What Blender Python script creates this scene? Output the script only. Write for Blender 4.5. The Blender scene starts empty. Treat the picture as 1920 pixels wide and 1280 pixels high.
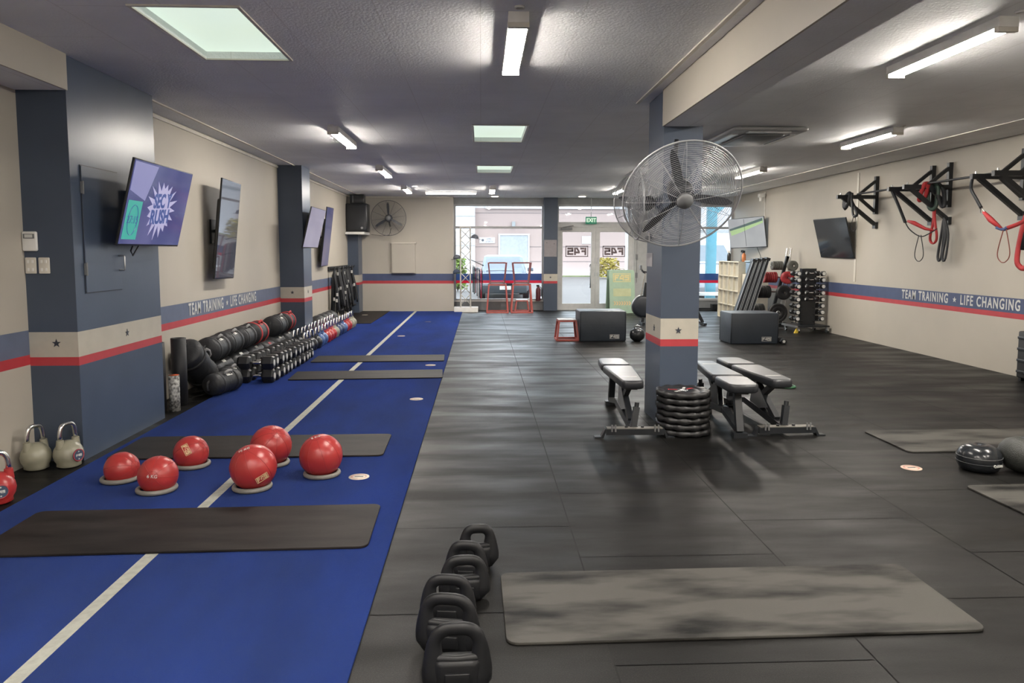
import bpy, bmesh, math, random
from mathutils import Vector, Matrix, Euler
random.seed(7)
PI = math.pi
sc = bpy.context.scene
COL = sc.collection

# ---------------------------------------------------------------- camera, sky, exposure
F, CX, CY = 1380.0, 960.0, 590.0
PITCH, YAW, ROLL, CAMH = .0861, .0420, .0010, 1.6
cp, sp, cy_, sy_ = math.cos(PITCH), math.sin(PITCH), math.cos(YAW), math.sin(YAW)
fw = Vector((sy_*cp, cy_*cp, -sp)); rt = Vector((cy_, -sy_, 0)); up = rt.cross(fw)
c_, s_ = math.cos(ROLL), math.sin(ROLL)
rt, up = c_*rt + s_*up, c_*up - s_*rt
cam = bpy.data.cameras.new('camera'); cam.sensor_width = 36; cam.sensor_fit = 'HORIZONTAL'
cam.lens = F*36/1920; cam.shift_y = (CY-640)/1920.0*1.0
cam.clip_start = .05; cam.clip_end = 300
camo = bpy.data.objects.new('camera', cam); COL.objects.link(camo)
m3 = Matrix((rt, up, -fw)).transposed()
camo.matrix_world = Matrix.Translation((0, 0, CAMH)) @ m3.to_4x4()
sc.camera = camo
sc.view_settings.view_transform = 'Standard'; sc.view_settings.look = 'None'
sc.view_settings.gamma = 1; sc.view_settings.use_curve_mapping = False
sc.view_settings.exposure = 1.93
w = bpy.data.worlds.new('sky'); sc.world = w; w.use_nodes = True
bgn = w.node_tree.nodes['Background']; bgn.inputs[0].default_value = (.78, .89, 1.0, 1); bgn.inputs[1].default_value = 1.9
LAMP, DAYPANEL = 48.0, .205
sun = bpy.data.lights.new('sun', 'SUN'); sun.energy = .6; sun.angle = .6; sun.color = (1, .97, .92)
suno = bpy.data.objects.new('sun', sun); COL.objects.link(suno); suno.rotation_euler = (math.radians(35), 0, math.radians(20))
CEIL = 3.03

# ---------------------------------------------------------------- materials
MATS = {}
def lin(c): return tuple((x/255/12.92 if x/255 <= .04045 else ((x/255+.055)/1.055)**2.4) for x in c)
def mat(name, col, rough=.5, metal=0., var=0., vscale=8., bump=0., bscale=200., spec=.5, stretch=None, emit=None, col2=None, coat=0., ramp=(.35, .65)):
    """principled material, object/generated noise for slight colour variation, bump"""
    if name in MATS: return MATS[name]
    m = bpy.data.materials.new(name); m.use_nodes = True; nt = m.node_tree; N = nt.nodes; L = nt.links
    b = N['Principled BSDF']; b.inputs['Base Color'].default_value = (*col, 1)
    b.inputs['Roughness'].default_value = rough; b.inputs['Metallic'].default_value = metal
    b.inputs['Specular IOR Level'].default_value = spec; b.inputs['Coat Weight'].default_value = coat
    tc = N.new('ShaderNodeTexCoord'); mp = N.new('ShaderNodeMapping'); L.new(tc.outputs['Object'], mp.inputs[0])
    if stretch: mp.inputs['Scale'].default_value = stretch
    nz = N.new('ShaderNodeTexNoise'); nz.inputs['Scale'].default_value = vscale; nz.inputs['Detail'].default_value = 5
    L.new(mp.outputs[0], nz.inputs['Vector'])
    mx = N.new('ShaderNodeMix'); mx.data_type = 'RGBA'
    v = var if var else .06
    c2 = col2 if col2 else tuple(min(1, x*(1+v)) for x in col)
    c1 = col if col2 else tuple(x*(1-v) for x in col)
    rp = N.new('ShaderNodeValToRGB'); rp.color_ramp.elements[0].position = ramp[0]; rp.color_ramp.elements[1].position = ramp[1]
    L.new(nz.outputs['Fac'], rp.inputs[0]); L.new(rp.outputs[0], mx.inputs['Factor'])
    mx.inputs['A'].default_value = (*c1, 1); mx.inputs['B'].default_value = (*c2, 1)
    L.new(mx.outputs['Result'], b.inputs['Base Color'])
    if bump:
        n2 = N.new('ShaderNodeTexNoise'); n2.inputs['Scale'].default_value = bscale; n2.inputs['Detail'].default_value = 3
        L.new(tc.outputs['Object'], n2.inputs['Vector'])
        bp = N.new('ShaderNodeBump'); bp.inputs['Strength'].default_value = bump; bp.inputs['Distance'].default_value = .01
        L.new(n2.outputs['Fac'], bp.inputs['Height']); L.new(bp.outputs[0], b.inputs['Normal'])
    if emit: b.inputs['Emission Color'].default_value = (*emit[0], 1); b.inputs['Emission Strength'].default_value = emit[1]
    MATS[name] = m; return m
def glassmat(name, tint=(.97, .985, .98)):
    if name in MATS: return MATS[name]
    m = bpy.data.materials.new(name); m.use_nodes = True; nt = m.node_tree; N = nt.nodes; L = nt.links
    for n in list(N): N.remove(n)
    o = N.new('ShaderNodeOutputMaterial'); t = N.new('ShaderNodeBsdfTransparent'); g = N.new('ShaderNodeBsdfGlossy'); fr = N.new('ShaderNodeFresnel'); mx = N.new('ShaderNodeMixShader')
    t.inputs[0].default_value = (*tint, 1); g.inputs['Roughness'].default_value = .02; fr.inputs[0].default_value = 1.45
    L.new(fr.outputs[0], mx.inputs[0]); L.new(t.outputs[0], mx.inputs[1]); L.new(g.outputs[0], mx.inputs[2]); L.new(mx.outputs[0], o.inputs[0])
    MATS[name] = m; return m
def filmmat(name, col, alpha=.75):
    m = bpy.data.materials.new(name); m.use_nodes = True; nt = m.node_tree; N = nt.nodes; L = nt.links
    for n in list(N): N.remove(n)
    o = N.new('ShaderNodeOutputMaterial'); d = N.new('ShaderNodeBsdfDiffuse'); tr = N.new('ShaderNodeBsdfTranslucent'); t = N.new('ShaderNodeBsdfTransparent')
    tc = N.new('ShaderNodeTexCoord'); nz = N.new('ShaderNodeTexNoise'); nz.inputs['Scale'].default_value = 3; L.new(tc.outputs['Object'], nz.inputs['Vector'])
    mc = N.new('ShaderNodeMix'); mc.data_type = 'RGBA'; L.new(nz.outputs['Fac'], mc.inputs['Factor']); mc.inputs['A'].default_value = (*[x*.93 for x in col], 1); mc.inputs['B'].default_value = (*[min(1, x*1.07) for x in col], 1)
    L.new(mc.outputs['Result'], d.inputs[0]); L.new(mc.outputs['Result'], tr.inputs[0])
    a = N.new('ShaderNodeMixShader'); a.inputs[0].default_value = .5; L.new(d.outputs[0], a.inputs[1]); L.new(tr.outputs[0], a.inputs[2])
    b = N.new('ShaderNodeMixShader'); b.inputs[0].default_value = alpha; L.new(t.outputs[0], b.inputs[1]); L.new(a.outputs[0], b.inputs[2]); L.new(b.outputs[0], o.inputs[0])
    MATS[name] = m; return m
def emitmat(name, col, s, col2=None, scale=2.):
    if name in MATS: return MATS[name]
    m = bpy.data.materials.new(name); m.use_nodes = True; nt = m.node_tree; N = nt.nodes; L = nt.links
    b = N['Principled BSDF']; b.inputs['Base Color'].default_value = (*[x*.5 for x in col], 1); b.inputs['Roughness'].default_value = .3
    b.inputs['Emission Strength'].default_value = s; b.inputs['Emission Color'].default_value = (*col, 1)
    if col2:
        tc = N.new('ShaderNodeTexCoord'); nz = N.new('ShaderNodeTexNoise'); nz.inputs['Scale'].default_value = scale; nz.inputs['Detail'].default_value = 1; L.new(tc.outputs['Object'], nz.inputs['Vector'])
        mx = N.new('ShaderNodeMix'); mx.data_type = 'RGBA'; L.new(nz.outputs['Fac'], mx.inputs['Factor']); mx.inputs['A'].default_value = (*col, 1); mx.inputs['B'].default_value = (*col2, 1)
        L.new(mx.outputs['Result'], b.inputs['Emission Color'])
    MATS[name] = m; return m

CREAM = (.425, .393, .335); NAVY = (.062, .084, .128); BLUEB = (.058, .078, .155); RED = (.42, .042, .052)
m_wall = mat('cream_wall_paint', CREAM, .55, var=.03, vscale=1.2, bump=.05, bscale=90)
m_navy = mat('navy_gloss_paint', NAVY, .32, var=.06, vscale=2, bump=.03, bscale=60)
m_navyf = mat('navy_front_paint', (.052, .070, .104), .45, var=.06, vscale=2)  # slightly darker, rougher navy used only on the pillar fronts
m_band = mat('blue_band_paint', BLUEB, .45, var=.05)
m_red = mat('red_band_paint', RED, .45, var=.05)
m_ceil = mat('ceiling_panel_paint', (.82, .83, .84), .6, var=.05, vscale=1.5, bump=.35, bscale=55)
m_trim = mat('cream_trim', (.60, .57, .50), .4)
m_alu = mat('grey_aluminium', (.50, .50, .49), .4)
m_white = mat('white_plastic', (.72, .71, .68), .35)
m_black = mat('black_rubber', (.018, .0185, .020), .55, var=.15, vscale=12, bump=.1, bscale=150)
m_bvinyl = mat('black_vinyl', (.020, .022, .026), .34, var=.1, vscale=5, bump=.08, bscale=60)
m_bmetal = mat('black_powder_coat', (.014, .016, .019), .38, .0, var=.1)
m_bplas = mat('black_plastic', (.016, .0175, .020), .30, var=.1)
m_chrome = mat('chrome', (.72, .72, .72), .2, 1.)
m_steel = mat('brushed_steel', (.45, .46, .47), .35, .9)
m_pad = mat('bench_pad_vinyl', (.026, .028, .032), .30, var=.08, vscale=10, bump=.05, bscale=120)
m_padlit = mat('bench_pad_lit_top', (.12, .127, .135), .30, var=.1, vscale=6)  # lighter copy of the pad vinyl: light on the tops put into colour
m_glass = glassmat('window_glass')
m_print = mat('pale_print', (.60, .60, .57), .5)
m_printd = mat('dark_print', (.03, .035, .05), .5)
m_beige = mat('beige_gloss_enamel', (.27, .26, .195), .32, var=.05, vscale=6)
m_redp = mat('red_gloss_plastic', (.38, .03, .03), .3)
m_bluep = mat('blue_gloss_enamel', (.07, .13, .30), .3)
m_green = mat('green_rubber', (.05, .16, .08), .5)
m_grey = mat('grey_plastic', (.16, .165, .17), .45)

# ---------------------------------------------------------------- mesh helpers
def arb(d):
    d = Vector(d).normalized(); a = Vector((0, 0, 1)) if abs(d.z) < .9 else Vector((1, 0, 0))
    u = d.cross(a).normalized(); return u, d.cross(u).normalized()
class MB:
    def __init__(s): s.v = []; s.f = []; s.mi = []; s.M = Matrix.Identity(4); s.cur = 0; s.sm = []
    def m(s, i): s.cur = i; return s
    def at(s, loc=(0, 0, 0), rot=(0, 0, 0)): s.M = Matrix.Translation(loc) @ Euler(rot).to_matrix().to_4x4(); return s
    def add(s, vs, fs, smooth=False):
        o = len(s.v); s.v += [tuple(s.M @ Vector(p)) for p in vs]
        for f in fs: s.f.append([i+o for i in f]); s.mi.append(s.cur); s.sm.append(smooth)
        return s
    def box(s, c, d):
        x, y, z = c; a, b, e = [q/2 for q in d]
        vs = [(x+i*a, y+j*b, z+k*e) for k in (-1, 1) for j in (-1, 1) for i in (-1, 1)]
        return s.add(vs, [(0, 2, 3, 1), (4, 5, 7, 6), (0, 1, 5, 4), (2, 6, 7, 3), (0, 4, 6, 2), (1, 3, 7, 5)])
    def b2(s, x0, x1, y0, y1, z0, z1): return s.box(((x0+x1)/2, (y0+y1)/2, (z0+z1)/2), (abs(x1-x0), abs(y1-y0), abs(z1-z0)))
    def rbox(s, c, d, r=.02, n=3, ax=2, taper=1.):
        """box with rounded vertical corners and softly rounded edges; ax = flat axis"""
        a, b, e = d[0]/2, d[1]/2, d[2]/2
        if ax == 0: a, b, e = d[1]/2, d[2]/2, d[0]/2
        if ax == 1: a, b, e = d[2]/2, d[0]/2, d[1]/2
        r = min(r, a*.98, b*.98); er = min(r*.6, e*.9)
        def ring(ins, z, t=1.):
            o = []
            for q, (sx, sy) in enumerate(((1, 1), (-1, 1), (-1, -1), (1, -1))):
                for k in range(n+1):
                    an = q*PI/2 + k*PI/2/n
                    tt = taper if sy < 0 else 1.
                    o.append(((sx*(a-r)+(r-ins)*math.cos(an))*tt, sy*(b-r)+(r-ins)*math.sin(an), z))
            return o
        prof = []
        for k in range(3): t = k*PI/4; prof.append((er*(1-math.sin(t)), -e+er*(1-math.cos(t))))
        for k in range(3): t = PI/2-k*PI/4; prof.append((er*(1-math.sin(t)), e-er*(1-math.cos(t))))
        rings = [ring(min(i, r*.95), z) for i, z in prof]; m_ = len(rings[0]); vs = [p for R in rings for p in R]
        fs = [(i*m_+j, i*m_+(j+1) % m_, (i+1)*m_+(j+1) % m_, (i+1)*m_+j) for i in range(len(rings)-1) for j in range(m_)]
        fs.append(tuple(reversed(range(m_)))); fs.append(tuple((len(rings)-1)*m_+j for j in range(m_)))
        if ax == 0: vs = [(p[2], p[0], p[1]) for p in vs]
        if ax == 1: vs = [(p[1], p[2], p[0]) for p in vs]
        vs = [(p[0]+c[0], p[1]+c[1], p[2]+c[2]) for p in vs]
        return s.add(vs, fs, True)
    def cyl(s, p0, p1, r0, r1=None, n=16, cap=True):
        p0, p1 = Vector(p0), Vector(p1); r1 = r0 if r1 is None else r1; u, v = arb(p1-p0)
        vs = []
        for p, r in ((p0, r0), (p1, r1)):
            for k in range(n): a = 2*PI*k/n; vs.append(p+u*r*math.cos(a)+v*r*math.sin(a))
        s.add(vs, [(k, (k+1) % n, n+(k+1) % n, n+k) for k in range(n)], n > 8)
        if cap: s.add(vs[:n], [tuple(range(n))]); s.add(vs[n:], [tuple(range(n))])
        return s
    def bar(s, p0, p1, w=.04, h=None, upv=(0, 0, 1)):
        """rectangular tube between two points"""
        p0, p1 = Vector(p0), Vector(p1); h = h or w; d = (p1-p0).normalized(); u = Vector(upv)
        if abs(d.dot(u)) > .97: u = Vector((0, 1, 0))
        r = d.cross(u).normalized(); u = r.cross(d).normalized(); vs = []
        for p in (p0, p1):
            for i, j in ((-1, -1), (1, -1), (1, 1), (-1, 1)): vs.append(p+r*i*w/2+u*j*h/2)
        return s.add(vs, [(0, 1, 2, 3), (4, 7, 6, 5), (0, 4, 5, 1), (1, 5, 6, 2), (2, 6, 7, 3), (3, 7, 4, 0)])
    def tube(s, pts, r, n=8, closed=False, flat=1.):
        pts = [Vector(p) for p in pts]; L_ = len(pts); rs = r if isinstance(r, (list, tuple)) else [r]*L_
        vs = []; u = None
        for i, p in enumerate(pts):
            a = pts[(i-1) % L_] if (closed or i > 0) else p; b = pts[(i+1) % L_] if (closed or i < L_-1) else p
            d = (b-a)
            d = d.normalized() if d.length > 1e-9 else Vector((0, 0, 1))
            if u is None: u, v = arb(d)
            u = (u-d*u.dot(d)); u = u.normalized() if u.length > 1e-6 else arb(d)[0]; v = d.cross(u)
            for k in range(n): t = 2*PI*k/n; vs.append(p+u*rs[i]*math.cos(t)+v*rs[i]*math.sin(t)*flat)
        q = L_ if closed else L_-1
        fs = [(i*n+k, i*n+(k+1) % n, ((i+1) % L_)*n+(k+1) % n, ((i+1) % L_)*n+k) for i in range(q) for k in range(n)]
        if not closed: fs += [tuple(range(n)), tuple((L_-1)*n+k for k in range(n))]
        return s.add(vs, fs, n > 4)
    def lathe(s, prof, n=24, axis='z', c=(0, 0, 0), cap=True):
        vs = []; 
        for (r, z) in prof:
            for k in range(n):
                t = 2*PI*k/n; x, y = r*math.cos(t), r*math.sin(t)
                p = (x, y, z) if axis == 'z' else ((z, x, y) if axis == 'x' else (y, z, x))
                vs.append((p[0]+c[0], p[1]+c[1], p[2]+c[2]))
        m_ = len(prof)
        fs = [(i*n+k, i*n+(k+1) % n, (i+1)*n+(k+1) % n, (i+1)*n+k) for i in range(m_-1) for k in range(n)]
        if cap and prof[0][0] > 1e-5: fs.append(tuple(range(n)))
        if cap and prof[-1][0] > 1e-5: fs.append(tuple((m_-1)*n+k for k in range(n)))
        return s.add(vs, fs, True)
    def ball(s, c, r, n=24, sq=(1, 1, 1)):
        m_ = n//2; prof = [(r*math.sin(PI*i/m_), -r*math.cos(PI*i/m_)) for i in range(m_+1)]
        o = len(s.v); s.lathe(prof, n)
        Mi = s.M.inverted()
        for i in range(o, len(s.v)): p = Mi @ Vector(s.v[i]); s.v[i] = tuple(s.M @ Vector((p.x*sq[0]+c[0], p.y*sq[1]+c[1], p.z*sq[2]+c[2])))
        return s
    def prism(s, poly, z0, z1, plane='xy', smooth=False):
        n = len(poly)
        def q(p, z): return {'xy': (p[0], p[1], z), 'xz': (p[0], z, p[1]), 'yz': (z, p[0], p[1])}[plane]
        vs = [q(p, z0) for p in poly]+[q(p, z1) for p in poly]
        return s.add(vs, [tuple(reversed(range(n))), tuple(range(n, 2*n))]+[(k, (k+1) % n, n+(k+1) % n, n+k) for k in range(n)], smooth)
    def build(s, name, mats, parent=None, bevel=0, merge=False):
        me = bpy.data.meshes.new(name); me.from_pydata(s.v, [], s.f)
        if not isinstance(mats, (list, tuple)): mats = [mats]
        for m_ in mats: me.materials.append(m_)
        for p, i, sm in zip(me.polygons, s.mi, s.sm): p.material_index = min(i, len(mats)-1); p.use_smooth = sm
        bm = bmesh.new(); bm.from_mesh(me)
        if merge: bmesh.ops.remove_doubles(bm, verts=bm.verts, dist=2e-5)
        bmesh.ops.recalc_face_normals(bm, faces=bm.faces); bm.to_mesh(me); bm.free()
        o = bpy.data.objects.new(name, me); COL.objects.link(o)
        if parent is not None: o.parent = parent
        if bevel:
            b = o.modifiers.new('bevel', 'BEVEL'); b.width = bevel; b.segments = 2; b.limit_method = 'ANGLE'
        return o
def tag(o, label=None, cat=None, group=None, kind=None):
    if label: o['label'] = label
    if cat: o['category'] = cat
    if group: o['group'] = group
    if kind: o['kind'] = kind
    return o
def thing(name, label, cat, loc=(0, 0, 0), rot=(0, 0, 0), group=None):
    o = bpy.data.objects.new(name, None); COL.objects.link(o); o.empty_display_size = .1
    o.location = loc; o.rotation_euler = rot if isinstance(rot, (tuple, list)) else (0, 0, rot)
    return tag(o, label, cat, group)
def kids(o): return [c for c in COL.objects if c.parent == o]
def dup(root, loc=None, rot=None, label=None, scale=None):
    def cp_(o, par):
        c = o.copy(); COL.objects.link(c); c.parent = par
        for k in kids(o): cp_(k, c)
        return c
    r = cp_(root, None)
    if loc is not None: r.location = loc
    if rot is not None: r.rotation_euler = rot if isinstance(rot, (tuple, list)) else (0, 0, rot)
    if scale is not None: r.scale = (scale,)*3 if not isinstance(scale, (tuple, list)) else scale
    if label: r['label'] = label
    return r
def struct(o): o['kind'] = 'structure'; return o
ORD = ['first', 'second', 'third', 'fourth', 'fifth', 'sixth', 'seventh', 'eighth', 'ninth', 'tenth', 'eleventh', 'twelfth', 'thirteenth', 'fourteenth', 'fifteenth', 'sixteenth', 'seventeenth', 'eighteenth', 'nineteenth', 'twentieth']
def textmesh(name, txt, size, mtl, parent, loc, rot, sx=1., ext=.001, bold=0., space=1.):
    cu = bpy.data.curves.new(name, 'FONT'); cu.body = txt; cu.size = size; cu.extrude = ext; cu.offset = bold; cu.align_x = 'CENTER'; cu.align_y = 'CENTER'; cu.space_character = space; cu.resolution_u = 3
    to = bpy.data.objects.new('tmp', cu); COL.objects.link(to)
    dg = bpy.context.evaluated_depsgraph_get(); me = bpy.data.meshes.new_from_object(to.evaluated_get(dg)); bpy.data.objects.remove(to)
    me.transform(Matrix.Diagonal((sx, 1, 1, 1))); me.materials.clear(); me.materials.append(mtl)
    for p in me.polygons: p.material_index = 0
    o = bpy.data.objects.new(name, me); COL.objects.link(o); o.parent = parent; o.location = loc; o.rotation_euler = rot
    return o
def star(r, n=5): return [((r if k % 2 == 0 else r*.4)*math.sin(PI*k/n), (r if k % 2 == 0 else r*.4)*math.cos(PI*k/n)) for k in range(2*n)]
def emblem(mb, w, h, t=.001, mirror=False, frame=True):
    """boxed F 4 5 lettering in the xz plane facing -y, centred"""
    polys = []
    u = h/8.; 
    if frame:
        for (x0, x1, z0, z1) in ((-w/2, w/2, h/2-u*.6, h/2), (-w/2, w/2, -h/2, -h/2+u*.6), (-w/2, -w/2+u*.6, -h/2, h/2), (w/2-u*.6, w/2, -h/2, h/2)): polys.append([(x0, z0), (x1, z0), (x1, z1), (x0, z1)])
    W = (w-u*3.2)/3.; z0, z1 = -h/2+1.3*u, h/2-1.3*u; H = z1-z0; b = H*.26
    def R(x0, x1, a, c): polys.append([(x0, a), (x1, a), (x1, c), (x0, c)])
    x = -w/2+1.3*u; R(x, x+b, z0, z1); R(x+b, x+W, z1-b, z1); R(x+b, x+W*.8, z0+H*.38, z0+H*.38+b)
    x += W+.3*u; R(x+W-b*1.15, x+W-b*.15, z0, z1); R(x, x+W-b*1.15, z0+H*.22, z0+H*.22+b); polys.append([(x, z0+H*.22+b), (x+b, z0+H*.22+b), (x+W-b*1.15, z1-b*.5), (x+W-b*1.15, z1), (x+W-b*2, z1)])
    x += W+.3*u; R(x, x+W, z1-b, z1); R(x, x+b, z0+H*.5, z1-b); R(x, x+W, z0+H*.42, z0+H*.42+b*.9); R(x+W-b, x+W, z0+b, z0+H*.42); R(x, x+W, z0, z0+b)
    for p in polys:
        if mirror: p = [(-a, c) for a, c in p]
        mb.prism(p, 0, t, 'xz')
    return mb
# ceiling panels: fine seams between staggered 1.2 x 0.6 m sheets
def add_brick(m, bw, rh, dark, ms=.004):
    nt = m.node_tree; N = nt.nodes; L = nt.links; b = N['Principled BSDF']; src = b.inputs['Base Color'].links[0].from_socket
    tc = N.new('ShaderNodeTexCoord'); mp = N.new('ShaderNodeMapping'); mp.inputs['Rotation'].default_value = (0, 0, PI/2); L.new(tc.outputs['Object'], mp.inputs[0])
    br = N.new('ShaderNodeTexBrick'); br.inputs['Scale'].default_value = 1; br.inputs['Brick Width'].default_value = bw; br.inputs['Row Height'].default_value = rh; br.inputs['Mortar Size'].default_value = ms; br.inputs['Mortar Smooth'].default_value = .3
    L.new(mp.outputs[0], br.inputs['Vector']); mx = N.new('ShaderNodeMix'); mx.data_type = 'RGBA'; L.new(br.outputs['Fac'], mx.inputs['Factor']); L.new(src, mx.inputs['A']); mx.inputs['B'].default_value = (*dark, 1); L.new(mx.outputs['Result'], b.inputs['Base Color'])
add_brick(m_ceil, 1.3, .62, (.70, .70, .70))

# ================================================================ SETTING
XL, XR, YF, YB, XG0 = -3.4, 6.9, 19.6, -3.2, -.73
# ---- floor: rubber squares with butt seams, one mesh
def floor_mat():
    m = mat('rubber_floor', (.0095, .0092, .0088), .5, var=.38, vscale=1.4, bump=.12, bscale=260, stretch=(.6, 1.8, 1), spec=.17)
    nt = m.node_tree; N = nt.nodes; L = nt.links; b = N['Principled BSDF']
    src = b.inputs['Base Color'].links[0].from_socket
    at = N.new('ShaderNodeVertexColor'); at.layer_name = 'tile'
    mx = N.new('ShaderNodeMix'); mx.data_type = 'RGBA'; mx.blend_type = 'MULTIPLY'; mx.inputs['Factor'].default_value = 1
    L.new(src, mx.inputs['A']); L.new(at.outputs['Color'], mx.inputs['B'])
    # speckle of pale rubber crumbs
    tc = N.new('ShaderNodeTexCoord'); v = N.new('ShaderNodeTexNoise'); v.inputs['Scale'].default_value = 170; v.inputs['Detail'].default_value = 2; L.new(tc.outputs['Object'], v.inputs['Vector'])
    rp = N.new('ShaderNodeValToRGB'); rp.color_ramp.elements[0].position = .50; rp.color_ramp.elements[0].color = (.8, .8, .8, 1); rp.color_ramp.elements[1].position = .72; rp.color_ramp.elements[1].color = (1.9, 1.9, 1.85, 1); L.new(v.outputs['Fac'], rp.inputs[0])
    m2 = N.new('ShaderNodeMix'); m2.data_type = 'RGBA'; m2.blend_type = 'MULTIPLY'; m2.inputs['Factor'].default_value = 1; L.new(mx.outputs['Result'], m2.inputs['A']); L.new(rp.outputs[0], m2.inputs['B']); L.new(m2.outputs['Result'], b.inputs['Base Color'])
    # scuffed, drier patches are duller
    n3 = N.new('ShaderNodeTexNoise'); n3.inputs['Scale'].default_value = 1.1; n3.inputs['Detail'].default_value = 6; mp = N.new('ShaderNodeMapping'); mp.inputs['Scale'].default_value = (.8, 3., 1); L.new(tc.outputs['Object'], mp.inputs[0]); L.new(mp.outputs[0], n3.inputs['Vector'])
    mr = N.new('ShaderNodeMapRange'); mr.inputs['From Min'].default_value = .35; mr.inputs['From Max'].default_value = .65; mr.inputs['To Min'].default_value = .34; mr.inputs['To Max'].default_value = .56; L.new(n3.outputs['Fac'], mr.inputs['Value']); L.new(mr.outputs['Result'], b.inputs['Roughness'])
    return m
m_floor = floor_mat(); m_gap = mat('seam_base_rubber', (.008, .008, .008), .8)  # dark rubber base plane showing through the seams
xs = [(-3.4, -2.94, 0.), (-.5, .515, 3.0), (.515, 1.55, 3.58), (1.55, 2.61, 4.07), (2.61, 3.65, 3.56), (3.65, 4.7, 3.1), (4.7, 5.75, 3.62), (5.75, 6.9, 3.15), (-2.94, -.5, 3.0)]
fb = MB(); fcols = []
g = .0035
for (x0, x1, ph) in xs:
    y = YB; ys = [YB]
    yy = ph - 8
    while yy < 20.25:
        if yy > YB: ys.append(yy)
        yy += 1.018 if ph < 3.5 or True else 1
    ys.append(20.25)
    for a, b in zip(ys, ys[1:]):
        if b-a < .02: continue
        fb.m(0).add([(x0+g, a+g, 0), (x1-g, a+g, 0), (x1-g, b-g, 0), (x0+g, b-g, 0)], [(0, 1, 2, 3)]); k = random.uniform(.70, 1.36); fcols.append(k)
fb.m(1).add([(XL-.2, YB-.1, -.004), (XR+.2, YB-.1, -.004), (XR+.2, 20.3, -.004), (XL-.2, 20.3, -.004)], [(0, 1, 2, 3)])
floor = fb.build('floor', [m_floor, m_gap], merge=False); struct(floor)
ca = floor.data.color_attributes.new('tile', 'FLOAT_COLOR', 'CORNER')
for p in floor.data.polygons:
    k = fcols[p.index] if p.index < len(fcols) else 1.
    for li in p.loop_indices: ca.data[li].color = (k, k, k, 1)
# ---- ceiling with openings for daylight panels
SKY = [(-2.04, -1.43, 4.53, 5.72), (-.08, .53, 8.52, 9.77), (-.06, .54, 12.5, 13.58)]
cb = MB()
gx = sorted(set([XL, 7.0, 5.85, -3.12]+[s for k in SKY for s in k[:2]])); gy = sorted(set([YB, 20.1]+[s for k in SKY for s in k[2:]]))
for i in range(len(gx)-1):
    for j in range(len(gy)-1):
        mx_, my_ = (gx[i]+gx[i+1])/2, (gy[j]+gy[j+1])/2
        if any(a < mx_ < b and c < my_ < d for a, b, c, d in SKY): continue
        if mx_ > 5.85: cb.add([(gx[i], gy[j], CEIL), (gx[i+1], gy[j], CEIL+.075), (gx[i+1], gy[j+1], CEIL+.075), (gx[i], gy[j+1], CEIL)], [(0, 3, 2, 1)])
        else: cb.add([(gx[i], gy[j], CEIL), (gx[i+1], gy[j], CEIL), (gx[i+1], gy[j+1], CEIL), (gx[i], gy[j+1], CEIL)], [(0, 3, 2, 1)])
for a, b, c, d in SKY:
    z1 = CEIL+.07
    cb.add([(a, c, CEIL), (b, c, CEIL), (b, d, CEIL), (a, d, CEIL), (a, c, z1), (b, c, z1), (b, d, z1), (a, d, z1)], [(0, 1, 5, 4), (1, 2, 6, 5), (2, 3, 7, 6), (3, 0, 4, 7)])
cb.b2(XL-.2, XR+.3, YB-.2, 20.3, CEIL+.16, CEIL+.26)
ceiling = cb.build('ceiling', m_ceil); struct(ceiling)
# ---- walls with painted bands (blue .80-1.0 over red .74-.80)
Z_R0, Z_R1, Z_B1 = .745, .82, 1.005
def banded(mb, x0, x1, y0, y1, zt, th=.001, zs=(Z_R0, Z_R1, Z_B1)):
    mb.m(0).b2(x0, x1, y0, y1, -.02, zs[0]); mb.m(1).b2(x0, x1, y0, y1, zs[0], zs[1]); mb.m(2).b2(x0, x1, y0, y1, zs[1], zs[2]); mb.m(0).b2(x0, x1, y0, y1, zs[2], zt); return mb
wl = banded(MB(), XL-.15, XL, YB, 20.1, CEIL+.1).build('wall_left', [m_wall, m_red, mat('blue_band_left', (.105, .13, .20), .4)], merge=False); struct(wl)
wr = banded(MB(), XR, XR+.15, YB, 20.1, CEIL+.2, zs=(.735, .805, 1.0)).build('wall_right', [m_wall, m_red, m_band], merge=False); struct(wr)
wf = banded(MB(), XL, XG0, YF, YF+.5, CEIL+.1).build('wall_front', [m_wall, m_red, m_band], merge=False); struct(wf)
struct(MB().b2(XL-.15, XR+.15, YB-.15, YB, 0, CEIL+.2).build('wall_back', m_wall))
# slogan lettering painted on the bands
m_let = mat('pale_lettering', (.55, .55, .53), .5)
def slogan(par, x, ya, yb, rz, zc, h):
    L_ = abs(yb-ya); mid = (ya+yb)/2; d = 1 if yb > ya else -1
    a = textmesh('lettering', 'TEAM TRAINING', h, m_let, par, (x, ya+d*L_*.225, zc), (PI/2, 0, rz), sx=1, ext=.001, bold=.0045, space=1.25)
    b = textmesh('lettering', 'LIFE CHANGING', h, m_let, par, (x, yb-d*L_*.222, zc), (PI/2, 0, rz), sx=1, ext=.001, bold=.0045, space=1.25)
    a.scale.x = L_*.45/a.dimensions.x; b.scale.x = L_*.444/b.dimensions.x
    st = MB().prism(star(.045), -.001, .001, 'xz').build('star', m_let, par); st.location = (x, ya+d*L_*.506, zc); st.rotation_euler = (0, 0, rz)
slogan(wl, XL+.003, 8.68, 11.25, PI/2, .912, .195)
slogan(wr, XR-.003, 11.78, 9.12, -PI/2, .903, .195)
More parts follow.
